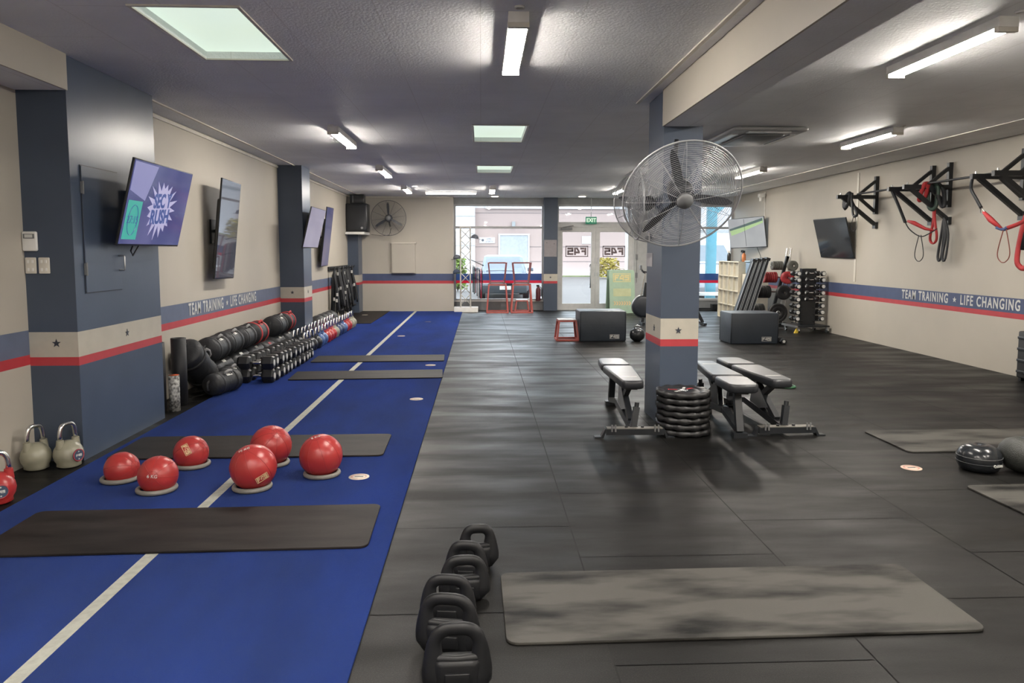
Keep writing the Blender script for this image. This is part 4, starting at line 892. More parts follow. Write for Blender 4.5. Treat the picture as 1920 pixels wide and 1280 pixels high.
# ================================================================ BOARDS, RACKS
m_brd = mat('board_black', (.016, .019, .024), .4); m_edge = mat('board_edge', (.75, .77, .80), .3, .7)
def board(x0, y0, x1, z1, lbl):
    L_ = math.hypot(x1-x0, z1); t = thing('folded_board', lbl, 'board', (x0, y0, .02), (0, math.atan2(x1-x0, z1), 0), 'long boards leaning by the plate rack')
    MB().b2(-.03, .03, -.07, .07, 0, L_).build('panel', m_brd, t)
    for s in (-1, 1): MB().b2(s*.030-.003, s*.030+.003, -.076, -.064, .02, L_-.05).build('edge_rail', m_edge, t)
    MB().b2(-.042, .042, -.08, .08, L_-.06, L_).build('end_cap', m_bplas, t)
for i in range(4): board(5.24+.105*i, 15.2, 5.70+.095*i, 1.42+.01*i, '%s from the left of the four long black boards leaning by the plate rack' % ORD[i])
# plate rack
t = thing('plate_rack', 'black and chrome upright plate rack between the boards and dumbbell rack', 'rack', (6.42, 15.55, 0))
MB().bar((-.22, 0, .05), (.14, 0, 1.50), .06, .05, (0, 1, 0)).build('upright', m_bmetal, t); MB().bar((.40, .0, .05), (.14, 0, 1.50), .06, .05, (0, 1, 0)).build('upright', m_chrome, t)
MB().bar((-.34, -.3, .03), (-.34, .3, .03), .05).build('foot', m_bmetal, t); MB().bar((.42, -.3, .03), (.42, .3, .03), .05).build('foot', m_bmetal, t); MB().bar((-.34, 0, .03), (.42, 0, .03), .05).build('base_bar', m_bmetal, t)
pegs = [(.31, -.21), (.74, -.10), (1.05, -.02), (1.30, .08)]; PX = [-.66, -.56, -.39, -.22]
for (z, x), x0 in zip(pegs, PX):
    MB().cyl((x, 0, z), (x0, 0, z), .018, n=12).build('peg', m_chrome, t); MB().cyl((x+.05, 0, z), (x+.05, -.36, z), .018, n=12).build('peg', m_chrome, t)
m_prd = mat('red_plate', (.33, .03, .035), .45); m_pgr = mat('olive_grey_plate', (.10, .10, .09), .5)
specs = [(.175, .03, 9, m_plate, 'black'), (.135, .03, 10, m_plate, 'black'), (.115, .045, 6, m_prd, 'red'), (.095, .045, 5, m_pgr, 'grey')]
row = ['bottom', 'second lowest', 'second highest', 'top']
for k, ((z, x), (r, th, n, m, c)) in enumerate(zip(pegs, specs)):
    a = wplate(r, th*.92, False, m, grp='%s plates on the %s side peg' % (c, row[k]))
    for i in range(n):
        o = a if i == 0 else dup(a); o.location = (6.42+PX[k]+.02+i*th*1.02, 15.55, z); o.rotation_euler = (0, PI/2, 0); o['label'] = '%s plate, %s from the left on the %s left peg of the plate rack' % (c, ORD[i], row[k])
    a = wplate(r*1.15, th, False, m, grp='%s plates on the %s front peg' % (c, row[k]))
    for i in range(2):
        o = a if i == 0 else dup(a); o.location = (6.47+x, 15.55-.33+i*th*1.05, z); o.rotation_euler = (-PI/2, 0, 0); o['label'] = '%s %s plate on the %s front peg of the plate rack' % (['front', 'rear'][i], c, row[k])
for i, x in enumerate((6.66, 6.74)):
    t = thing('barbell', ['left', 'right'][i]+' of two short chrome barbells standing in the plate rack', 'barbell', (x-.16, 15.75, .02), (R_(-1), R_(5), 0), 'barbells in the plate rack')
    MB().cyl((0, 0, 0), (0, 0, 1.65), .014, n=12).build('bar', m_chrome, t); MB().cyl((0, 0, 1.42), (0, 0, 1.66), .025, n=14).build('sleeve', m_chrome, t); MB().cyl((0, 0, 1.39), (0, 0, 1.42), .036, n=14).build('collar', m_steel, t)
# dumbbell tower
def dbtower(x, y, rz, rows, lbl, sub, z0=.27, dz=.128, prefix=''):
    t = thing('dumbbell_rack', lbl, 'rack', (x, y, 0), rz)
    MB().b2(-.33, .33, -.30, .30, .115, .145).build('base', m_bmetal, t); MB().b2(-.37, -.33, -.31, .31, .11, .15).build('base_trim', m_steel, t)
    for sx in (-1, 1):
        for sy in (-1, 1):
            w_ = MB().cyl((sx*.30-.014, sy*.26, .048), (sx*.30+.014, sy*.26, .048), .046, n=18).build('caster', m_chrome, t); MB().b2(sx*.30-.022, sx*.30+.022, sy*.26-.02, sy*.26+.02, .06, .115).build('caster_fork', m_steel, t)
    h = z0+dz*rows-.03
    MB().b2(-.15, .15, -.05, .05, .145, h).build('upright', m_bmetal, t)
    for i in range(rows):
        z = z0+i*dz
        for sx in (-1, 1): MB().b2(sx*.18-.08, sx*.18+.08, -.09, .09, z-.052, z-.045).build('cradle', m_bmetal, t)
    M = t.matrix_basis.copy() if False else Matrix.Translation((x, y, 0)) @ Matrix.Rotation(rz, 4, 'Z')
    a = hexdb(.30, .054, .012, True, hl=.13, ec=.66); used = False; c = hexdb(.24, .044, .012, True, hl=.12); uc = False
    for i in range(rows):
        z = z0+i*dz
        for sx, sd in ((-1, 'left'), (1, 'right')):
            o = a if not used else dup(a); used = True; p = M @ Vector((sx*.255, 0, z)); o.location = p; o.rotation_euler = (0, 0, rz+PI/2)
            o['label'] = 'dumbbell end-on at the %s side, %s from the bottom of the %s' % (sd, ORD[i], sub); o['group'] = 'dumbbells on the %s' % sub
        if i >= rows-5:
            o = c if not uc else dup(c); uc = True; o.location = M @ Vector((0, -.155, z+.01)); o.rotation_euler = (0, 0, rz)
            o['label'] = 'dumbbell lying across the front, %s level of the %s' % (ORD[i], sub); o['group'] = 'crosswise dumbbells on the %s' % sub
    return t
dbtower(6.51, 14.42, R_(3), 8, 'wheeled black dumbbell tower full of small dumbbells by the right wall', 'dumbbell tower')
t = thing('warning_sign', 'small yellow wedge under the dumbbell tower', 'wedge', (6.20, 14.16, .001)); MB().prism([(-.05, 0), (.05, 0), (.02, .10), (0, .10)], -.02, .02, 'xz').build('wedge', mat('yellow_plastic', (.65, .48, .05), .4), t)
t = thing('storage_rack', 'black rubber-covered rack cut off by the right picture edge', 'rack', (6.775, 8.49, 0))
MB().rbox((0, 0, .33), (.20, .70, .58), .03).build('body', m_black, t)
for i in range(4): MB().rbox((-.108, 0, .12+.14*i), (.015, .66, .03), .006).build('ledge', m_bvinyl, t)
for sy in (-1, 1): MB().b2(-.08, .08, sy*.3-.02, sy*.3+.02, .001, .05).build('foot', m_bmetal, t)

# ================================================================ BIKE
t = thing('exercise_bike', 'dark exercise bike half hidden behind the middle pillar', 'exercise bike', (3.55, 15.95, .001), R_(-4))
MB().lathe([(0, -.05), (.17, -.05), (.235, -.03), (.245, 0), (.235, .03), (.17, .05), (0, .05)], 36, 'y', (0, 0, .40)).build('flywheel_cover', mat('bike_cover', (.022, .027, .036), .4), t)
MB().lathe([(.245, -.02), (.262, 0), (.245, .02)], 36, 'y', (0, 0, .40), cap=False).build('flywheel_rim', m_steel, t)
MB().bar((-.06, 0, .62), (.02, 0, 1.12), .035, .05, (0, 1, 0)).build('front_stem', m_chrome, t); MB().bar((.02, 0, .60), (.06, 0, .92), .07, .07, (0, 1, 0)).build('head_tube', m_bmetal, t)
MB().tube([(.10, -.22, 1.14), (-.02, -.20, 1.17), (.02, -.05, 1.13), (.02, .05, 1.13), (-.02, .20, 1.17), (.10, .22, 1.14)], .016, 8).build('handlebar', m_bplas, t)
MB().rbox((-.07, 0, 1.25), (.04, .16, .10), .012).build('console', m_grey, t); MB().bar((0, 0, 1.13), (-.06, 0, 1.22), .03).build('console_arm', m_bmetal, t)
MB().bar((0, 0, .42), (1.2, 0, .10), .07, .08).build('frame_beam', m_bmetal, t); MB().bar((.75, 0, .25), (.92, 0, .85), .05, .06, (0, 1, 0)).build('seat_post', m_bmetal, t)
MB().rbox((.95, 0, .90), (.26, .19, .07), .06).build('saddle', m_bvinyl, t)
MB().bar((-.02, -.24, .035), (-.02, .24, .035), .06, .05).build('front_foot', m_bmetal, t); MB().bar((1.30, -.26, .035), (1.30, .26, .035), .06, .05).build('rear_foot', m_bmetal, t)
MB().bar((0, 0, .22), (-.02, 0, .04), .06).build('front_leg', m_bmetal, t); MB().bar((1.12, 0, .40), (1.30, 0, .05), .07, .06).build('rear_leg', m_bmetal, t)
MB().cyl((.45, -.10, .32), (.45, .10, .32), .10, n=20).build('crank', m_bplas, t); MB().bar((.45, -.14, .32), (.55, -.14, .18), .03).build('crank_arm', m_steel, t); MB().rbox((.55, -.18, .18), (.09, .08, .025), .01).build('pedal', m_bplas, t)

# ================================================================ SHOPFRONT FURNITURE
m_sg = mat('sign_green', (.24, .34, .25), .5, var=.05); m_sy = mat('sign_yellow_print', (.50, .42, .20), .5); m_so = mat('sign_orange_print', (.55, .36, .18), .5)
t = thing('sandwich_board', 'green folding sign with boxed lettering standing inside the right door', 'sign', (3.62, 19.0, 0), R_(2))
for s, nm in ((-1, 'front_panel'), (1, 'rear_panel')):
    b = MB(); b.at((0, s*.20, 0), (R_(-s*9) if s > 0 else R_(-s*9), 0, 0)); b.M = Matrix.Translation((0, s*.19, .0)) @ Matrix.Rotation(R_(s*9.), 4, 'X')
    b.prism(rrect(.33, .56, .05), -.015, .015, 'xz'); 
    for i in range(len(b.v)): x, y, z = b.v[i]; b.v[i] = (x, y, z+.565)
    b.build(nm, m_sg, t)
MF = Matrix.Translation((0, -.19, .565)) @ Matrix.Rotation(R_(-9), 4, 'X')
e = emblem(MB(), .46, .22, .006).build('emblem', m_sy, t); e.matrix_local = MF @ Matrix.Translation((0, -.021, .36))
b = MB(); b.box((0, 0, 0), (.46, .004, .20)); e = b.build('lower_text_block', mat('sign_mid', (.36, .38, .22), .5), t); e.matrix_local = MF @ Matrix.Translation((0, -.018, -.02))
b = MB()
for i in range(7): x = -.23+.065*i; b.prism([(x, -.05), (x+.03, -.05), (x+.065, 0), (x+.03, .05), (x, .05), (x+.035, 0)], 0, .006, 'xz')
e = b.build('arrow_print', m_so, t); e.matrix_local = MF @ Matrix.Translation((0, -.021, -.30))
MB().tube([(-.09, -.02, 1.12), (-.08, -.02, 1.16), (.08, -.02, 1.16), (.09, -.02, 1.12)], .014, 8).build('carry_handle', m_white, t)
t = thing('exit_sign', 'green EXIT sign hanging over the glass doors', 'sign', (2.965, 19.86, 2.43))
MB().rbox((0, 0, 0), (.30, .035, .19), .01, ax=1).build('box', emitmat('exit_green', (.02, .13, .075), .3), t); textmesh('letters', 'EXIT', .145, emitmat('exit_letters', (.45, .62, .45), .42), t, (0, -.020, 0), (PI/2, 0, 0), sx=.88, ext=.001, bold=.003); MB().cyl((0, 0, .09), (0, 0, .43+.17), .008, n=8).build('hanger', m_steel, t)
t = thing('fire_extinguisher', 'dark red fire extinguisher on the window sill beside the far column', 'fire extinguisher', (1.55, 19.93, .263))
MB().lathe([(0, 0), (.065, 0), (.068, .02), (.068, .30), (.045, .36), (.02, .38), (0, .38)], 20).build('cylinder', mat('dull_red', (.10, .02, .03), .4), t); MB().b2(-.05, .03, -.012, .012, .38, .43).build('valve', m_bplas, t); MB().tube([(.02, 0, .39), (.075, 0, .36), (.085, 0, .25), (.08, 0, .12)], .009, 8).build('hose', m_bplas, t)
# truss tower
m_trs = mat('truss_white', (.52, .50, .46), .45)
t = thing('truss_tower', 'white lattice truss tower on a plinth at the left of the shop window', 'truss', (-.41, 19.5, 0))
MB().b2(-.30, .33, -.17, .12, .001, .13).build('plinth', m_white, t)
for sx in (-1, 1):
    for sy in (-1, 1): MB().cyl((sx*.13, -.02+sy*.13*.6, .13), (sx*.13, -.02+sy*.13*.6, 2.22), .020, n=10).build('chord', m_trs, t)
b = MB()
for i in range(7):
    z = .2+i*.285
    b.tube([(-.13, -.1, z), (.13, -.1, z+.27)], .011, 5); b.tube([(.13, -.1, z), (-.13, -.1, z+.27)], .011, 5)
b.build('lacing', m_trs, t); MB().b2(-.15, .15, -.12, .09, 2.22, 2.25).build('top_plate', m_trs, t)
MB().tube([(.13, -.10, 2.06), (.25, -.13, 2.055)], .008, 6).build('hook', m_trs, t)
# clothes rail with garments
t = thing('clothes_rail', 'sloping grey display arm for clothes, fixed to the truss tower', 'rail', (-.255, 19.39, 1.37))
MB().tube([(0, 0, 0), (.31, -.03, -.14)], .013, 8).build('arm', m_grey, t); MB().ball((.31, -.03, -.14), .018, 10).build('end_stop', m_grey, t)
gc = [((.02, .035, .04), 'black', .75, -.10), ((.03, .05, .055), 'dark teal', .78, -.20), ((.10, .03, .04), 'maroon', .74, -.30), ((.10, .10, .11), 'grey', .80, -.42), ((.30, .29, .30), 'pale grey', .84, -.52), ((.02, .025, .035), 'navy', .80, -.63), ((.32, .02, .05), 'crimson', .82, -.74), ((.03, .03, .03), 'black hooded', .80, -.84)]
for i, (c, cn, ln, dy) in enumerate(gc):
    x, y = -.245-dy*.33, 19.385; zt_ = 1.345+dy*.15
    t = thing('garment', '%s top hanging on the clothes rail, %s from the truss' % (cn, ORD[i]), 'clothing', (x, y, zt_-.045), PI/2, 'tops on the clothes rail')
    m = mat('cloth_%d' % i, c, .9, var=.2, vscale=5)
    poly = [(-.19, -.12), (-.06, -.055), (.06, -.055), (.19, -.12), (.20, -.35), (.155, -.36), (.15, -ln), (.05, -ln-.02), (-.05, -ln+.01), (-.15, -ln), (-.155, -.36), (-.20, -.35)]
    b = MB(); b.prism(poly, -.013, .013, 'xz'); b.build('shirt', m, t, bevel=.008)
    MB().tube([(-.15, 0, -.09), (0, 0, -.04), (.15, 0, -.09)], .005, 5).tube([(0, 0, -.04), (0, 0, .0), (.0, .014, .02), (0, 0, .03), (0, -.014, .015)], .003, 5).build('hanger', m_white, t)
def cap_(lbl, loc, rz, m):
    t = thing('baseball_cap', lbl, 'cap', loc, (0, R_(8), rz)); b = MB(); b.lathe([(.095, 0), (.098, .03), (.085, .07), (.05, .10), (0, .112)], 24).build('crown', m, t)
    pts = [(.085*math.cos(a), .085*math.sin(a)) for a in [R_(q) for q in range(-60, 61, 15)]]; pts2 = [(.085+.085*math.cos(a)**.8, .078*math.sin(a)) for a in [R_(q) for q in range(60, -61, -15)]]
    MB().prism(pts+pts2, -.002, .006, 'xy').build('brim', m, t)
m_cap = mat('cap_cloth', (.09, .10, .12), .85)
cap_('grey cap hanging at the top right of the truss tower', (-.165, 19.37, 1.93), R_(-5), m_cap); cap_('dark cap at the left side of the truss tower, middle height', (-.63, 19.40, 1.40), R_(150), m_cap); cap_('lower dark cap at the left side of the truss tower', (-.64, 19.40, 1.02), R_(160), mat('cap_navy', (.04, .055, .09), .85))
# low rail machine on the floor by the right window
t = thing('sliding_rail', 'low black rail with a clamp lying along the right window', 'rail', (6.4, 19.8, 0))
for q in (-.06, .06): MB().b2(-1.0, .5, q-.015, q+.015, .03, .06).build('rail', m_bmetal, t)
MB().b2(-.12, .12, -.09, .09, .05, .17).build('carriage', m_bplas, t)
for q in (-.95, .45): MB().b2(q-.03, q+.03, -.1, .1, 0, .03).build('foot', m_bmetal, t)
t = thing('light_switch_cord', 'thin grey blind cord with two weights on the panel beside the doors', 'cord', (4.24, 19.95, 0))
MB().tube([(0, 0, 2.3), (0, 0, .75)], .004, 5).build('cord', m_grey, t)
for z in (1.45, .95, 2.25): MB().b2(-.025, .025, -.02, .02, z-.07, z+.07).build('weight', m_grey, t)

# ================================================================ SUSPENSION STRAPS RACK IN THE LEFT CORNER
t = thing('strap_rack', 'black wall rack of pegs carrying dangling straps in the far left corner', 'rack', (XL, 17.7, 1.20))
MB().b2(.0, .03, -1.2, 1.2, -.05, .05).build('rail', m_bmetal, t)
SY = [16.60+.30*i for i in range(8)]
for y in SY: MB().tube([(0.03, y-17.7, 0), (.20, y-17.7, 0), (.22, y-17.7, .05)], .012, 6).build('peg', m_bmetal, t)
def strapset(sd):
    rn = random.Random(sd); t = thing('suspension_strap', 'x', 'strap', group='black suspension straps on the corner rack')
    for k in range(5):
        a = rn.uniform(-.07, .08); d = rn.uniform(.75, 1.10); w_ = rn.uniform(.03, .06)
        MB().tube([(.0, 0, .012), (-.02+a*.3, w_, -.15), (a, w_*1.2, -d*.6), (a*1.5, w_*.8, -d), (a*1.4, 0, -d-.03), (a*1.5, -w_*.8, -d), (a, -w_*1.2, -d*.6), (-.02+a*.3, -w_, -.15)], .018, 6, True, 2.0).build('webbing', m_bag, t)
    for k in range(3):
        x, z = rn.uniform(-.02, .07), -rn.uniform(.1, 1.0); MB().b2(x-.02, x+.02, -.10, -.075, z-.035, z+.035).build('tag', m_print, t)
    MB().tube([(.05, -.08, -.95), (.05, .08, -.95)], .022, 8).build('handle', m_bplas, t)
    return t
ss = [strapset(3), strapset(8), strapset(14)]
for i, y in enumerate(SY):
    o = ss[i] if i < 3 else dup(ss[i % 3]); o.location = (XL+.14+.02*(i % 2), y, 1.205); o['label'] = '%s bundle of black straps from the near end of the corner rack' % ORD[i]

# ================================================================ PULL-UP RIGS ON THE RIGHT WALL
def rig(y, lbl):
    t = thing('wall_rig', lbl, 'pull-up bracket', (XR, y, 0), 0, 'black pull-up brackets on the right wall')
    MB().b2(-.06, 0, -.03, .03, 2.25, 2.90).build('wall_post', m_bmetal, t)
    MB().bar((-.03, 0, 2.545), (-.72, 0, 2.545), .055, .065).build('arm', m_bmetal, t)
    MB().bar((-.05, 0, 2.82), (-.36, 0, 2.565), .045, .045).build('upper_brace', m_bmetal, t)
    MB().bar((-.05, 0, 2.30), (-.33, 0, 2.53), .045, .045).build('lower_brace', m_bmetal, t)
    MB().bar((-.03, 0, 2.07), (-.62, 0, 2.53), .055, .055).build('long_brace', m_bmetal, t)
    MB().b2(-.05, 0, -.05, .05, 2.0, 2.11).build('wall_foot', m_bmetal, t); MB().cyl((-.66, 0, 2.57), (-.66, 0, 2.61), .012, n=8).build('bolt', m_steel, t)
    return t
rg = rig(12.66, 'farthest black pull-up bracket on the right wall, beside the switched-off television')
for y, l in ((11.06, 'second pull-up bracket, left one of the middle pair on the right wall'), (10.65, 'third pull-up bracket, right one of the middle pair on the right wall'), (9.15, 'fourth pull-up bracket, left one of the near pair at the picture edge'), (8.75, 'nearest pull-up bracket, cut by the right picture edge')): dup(rg, (XR, y, 0), 0, l)
tag(MB().cyl((6.52, 12.62, 2.592), (6.52, 11.09, 2.592), .016, n=12).build('pull_up_bar', m_bmetal), 'round black pull-up bar linking the farthest bracket to the middle pair', 'bar')
tag(MB().cyl((6.52, 10.62, 2.592), (6.52, 9.18, 2.592), .016, n=12).build('pull_up_bar', m_bmetal), 'round black pull-up bar linking the middle pair to the near pair', 'bar')
def catmull(pts, closed=False, k=4):
    P_ = [Vector(p) for p in pts]; n = len(P_); out = []
    if n < 3: return P_
    for i in range(n if closed else n-1):
        a, b, c, d = (P_[(i-1) % n], P_[i], P_[(i+1) % n], P_[(i+2) % n]) if closed else (P_[max(i-1, 0)], P_[i], P_[i+1], P_[min(i+2, n-1)])
        for j in range(k):
            t = j/k; out.append(.5*((2*b)+(c-a)*t+(2*a-5*b+4*c-d)*t*t+(3*b-a-3*c+d)*t**3))
    if not closed: out.append(P_[-1])
    return out
def strap(lbl, segs):
    t = thing('training_strap', lbl, 'strap', segs[0][1][0])
    o = Vector(segs[0][1][0])
    for nm, pts, r, fl, m, cl in segs: MB().tube([Vector(p)-o for p in (pts if isinstance(r, list) else catmull(pts, cl))], r, 6, cl, fl).build(nm, m, t)
def loop(x, y, z, h, w_):   # hanging loop in the wall-parallel plane
    return [(x, y+w_*.12, z), (x, y+w_*.5, z-h*.6), (x, y+w_*.48, z-h*.85), (x, y+w_*.2, z-h*.98), (x, y, z-h), (x, y-w_*.2, z-h*.98), (x, y-w_*.48, z-h*.85), (x, y-w_*.5, z-h*.6), (x, y-w_*.12, z)]
strap('black strap bundle with a hanging loop on the farthest bracket', [('bundle', [(6.40, 12.66, 2.60), (6.36, 12.72, 2.52), (6.35, 12.70, 2.36), (6.38, 12.64, 2.52)], .03, 1.6, m_bag, True), ('webbing', [(6.42, 12.60, 2.59), (6.36, 12.50, 2.50), (6.35, 12.42, 2.24), (6.36, 12.36, 2.20), (6.36, 12.32, 2.26), (6.40, 12.60, 2.50)], .018, 1.6, m_bag, True), ('foot_loop', loop(6.35, 12.37, 2.22, .27, .17), .005, 1, m_bag, False)])
strap('long black and red strap with a foot loop, hanging from the middle bracket tip', [('webbing', [(6.24, 11.06, 2.53), (6.30, 10.98, 2.32), (6.30, 10.76, 2.03)], .014, 1.8, m_bag, False), ('red_grip', [(6.30, 10.70, 2.05), (6.32, 10.58, 2.02), (6.40, 10.42, 1.93), (6.5, 10.36, 1.90)], [.012, .022, .016, .01], 1.5, m_redw, False), ('sling', [(6.30, 10.76, 2.03), (6.33, 10.68, 1.92), (6.38, 10.50, 1.82), (6.45, 10.40, 1.86), (6.52, 10.33, 1.93)], .008, 1, m_bag, False), ('foot_loop', loop(6.38, 10.51, 1.84, .38, .20), .006, 1, m_bag, False)])
strap('short red webbing loop hanging at the foot of the middle bracket', [('loop', [(6.66, 10.66, 2.25)]+loop(6.62, 10.57, 2.04, .32, .15)+[(6.66, 10.64, 2.25)], .013, 1.6, m_redw, False)])
strap('red band draped over the middle bracket arm', [('loop', [(6.5, 10.62, 2.59), (6.47, 10.62, 2.56), (6.46, 10.70, 2.38), (6.50, 10.72, 2.36), (6.54, 10.68, 2.42), (6.53, 10.62, 2.57)], .022, 1.6, m_redw, True)])
strap('dark green and black bands bundled on the middle bracket arm', [('band', [(6.62, 10.65, 2.60), (6.60, 10.72, 2.5), (6.60, 10.68, 2.26), (6.63, 10.58, 2.24), (6.66, 10.58, 2.5)], .022, 1.5, mat('dark_green_band', (.03, .06, .045), .5), True), ('band', [(6.68, 10.65, 2.60), (6.66, 10.60, 2.5), (6.66, 10.50, 2.28), (6.69, 10.46, 2.27), (6.72, 10.55, 2.5)], .020, 1.5, m_bag, True)])
for i, dy in enumerate((0, -.11)):
    strap(['left', 'right'][i]+' long black band loop hanging below the middle pair of brackets', [('loop', [(6.80, 10.62, 2.10), (6.78, 10.64+dy, 1.85), (6.77, 10.68+dy, 1.52), (6.77, 10.61+dy, 1.50), (6.79, 10.60+dy, 1.85)], .014, 1.5, m_bag, True)])
strap('black and red strap with a foot loop, hanging from the near left bracket tip', [('webbing', [(6.22, 9.18, 2.53), (6.25, 9.24, 2.40), (6.28, 9.16, 2.25), (6.30, 9.10, 2.15)], .02, 1.8, m_bag, False), ('buckle', [(6.3, 9.10, 2.15), (6.31, 9.12, 2.08), (6.31, 9.04, 2.08)], .007, 1, m_steel, True), ('red_grip', [(6.31, 9.07, 2.10), (6.32, 8.95, 2.0), (6.36, 8.80, 1.88)], [.014, .026, .014], 1.5, m_redw, False), ('knot', [(6.34, 8.86, 1.90), (6.37, 8.78, 1.87), (6.37, 8.72, 1.89)], .022, 1, mat('blue_cloth', (.06, .09, .20), .8), False), ('sling', [(6.37, 8.74, 1.88), (6.5, 8.66, 1.95), (6.6, 8.60, 2.05)], .02, 1.4, m_redw, False), ('foot_loop', loop(6.36, 8.74, 1.87, .40, .20), .006, 1, mat('brown_red_cord', (.20, .05, .035), .6), False)])
strap('wide red band looped down from the nearest bracket', [('loop', [(6.78, 8.95, 2.05), (6.76, 9.0, 1.8), (6.75, 9.03, 1.50), (6.76, 8.98, 1.41), (6.76, 8.90, 1.40), (6.77, 8.84, 1.5), (6.78, 8.88, 1.9)], .02, 1.8, m_redw, True)])
strap('black webbing tail hanging behind the nearest red band', [('tail', [(6.82, 8.98, 2.05), (6.80, 8.98, 1.62)], .035, 1.6, m_bag, False)])

# ================================================================ OUTSIDE
m_asph = mat('pale_asphalt', (.070, .060, .056), .8, var=.08, vscale=.6); m_pink = mat('pink_render', (.21, .158, .146), .7, var=.03, vscale=.3); m_bw = mat('outside_white', (.32, .31, .32), .7)
g_ = MB().b2(-30, 45, 20.3, 47.2, -.12, -.04).build('floor_outside', m_asph); struct(g_)
o = MB().b2(-30, 45, 47.2, 48.4, -.12, .02).build('grass_verge', mat('pale_grass', (.11, .125, .06), .9, var=.2, vscale=2)); tag(o, 'strip of grass along the far side of the car park', 'grass', kind='stuff')
for i, (x0, x1, y0, y1) in enumerate(((-1.9, -1.8, 21.5, 26.5), (2.1, 2.2, 21.5, 26.5), (4.6, 4.7, 21.5, 26.5))): tag(MB().b2(x0, x1, y0, y1, -.039, -.037).build('parking_line', m_white), 'white painted parking line, %s from the left outside the shopfront' % ORD[i], 'line')
bd = thing('building', 'pink industrial building across the car park, with white fascia and roller door', 'building', (0, 50, 0))
b = MB(); b.b2(-.4, 9.8, 0, 8, -.1, 4.5); b.build('wall', m_pink, bd); MB().b2(.3, 9.8, -.15, 0, 4.45, 4.80).b2(-.4, 9.8, 0, 8, 4.5, 4.8).build('fascia', m_bw, bd)
for z in (.9, 1.9, 4.17): MB().b2(-.4, 9.8, -.012, 0, z-.02, z+.02).build('groove', mat('groove_grey', (.10, .08, .08), .7), bd)
MB().b2(1.28, 3.18, -.05, 0, 0, 2.68).build('roller_door', mat('pale_blue_door', (.20, .21, .225), .6), bd); MB().b2(1.18, 1.28, -.09, -.002, 0, 2.78).b2(3.18, 3.28, -.09, -.002, 0, 2.78).b2(1.28, 3.18, -.088, -.002, 2.68, 2.778).build('door_frame', m_bw, bd)
MB().box((2.2, -.1, 3.43), (.22, .2, .32)).build('wall_lamp', m_grey, bd)
s_ = MB().b2(-.1, .94, -.06, 0, 2.15, 2.53).build('signboard', m_bw, bd); textmesh('sign_text', 'CAMPBELLS', .16, m_printd, s_, (.56, -.065, 2.42), (PI/2, 0, 0), sx=.55, ext=.002); textmesh('sign_text', 'AUTOMOTIVE', .16, m_printd, s_, (.56, -.065, 2.25), (PI/2, 0, 0), sx=.5, ext=.002); MB().cyl((.12, -.06, 2.34), (.12, -.07, 2.34), .09, n=14).build('sign_mark', m_printd, s_)
MB().b2(6.85, 7.45, -.04, 0, 2.12, 2.62).build('small_sign', m_bw, bd)
bw = thing('building', 'white building left of the pink one', 'building', (-6.4, 49.5, 0)); MB().b2(-6, 6, 0, 8, -.1, 8).build('wall', m_bw, bw); MB().b2(-6, 6, -.01, 0, 3.9, 3.95).b2(-6, 6, -.01, 0, 1.95, 2.0).build('groove', m_grey, bw)
br = thing('building', 'pale building right of the pink one', 'building', (17, 51, 0)); MB().b2(-7.1, 14, 0, 8, -.1, 6).build('wall', m_bw, br); MB().b2(-7.1, 14, -.02, 0, 2.9, 3.1).build('groove', m_grey, br)
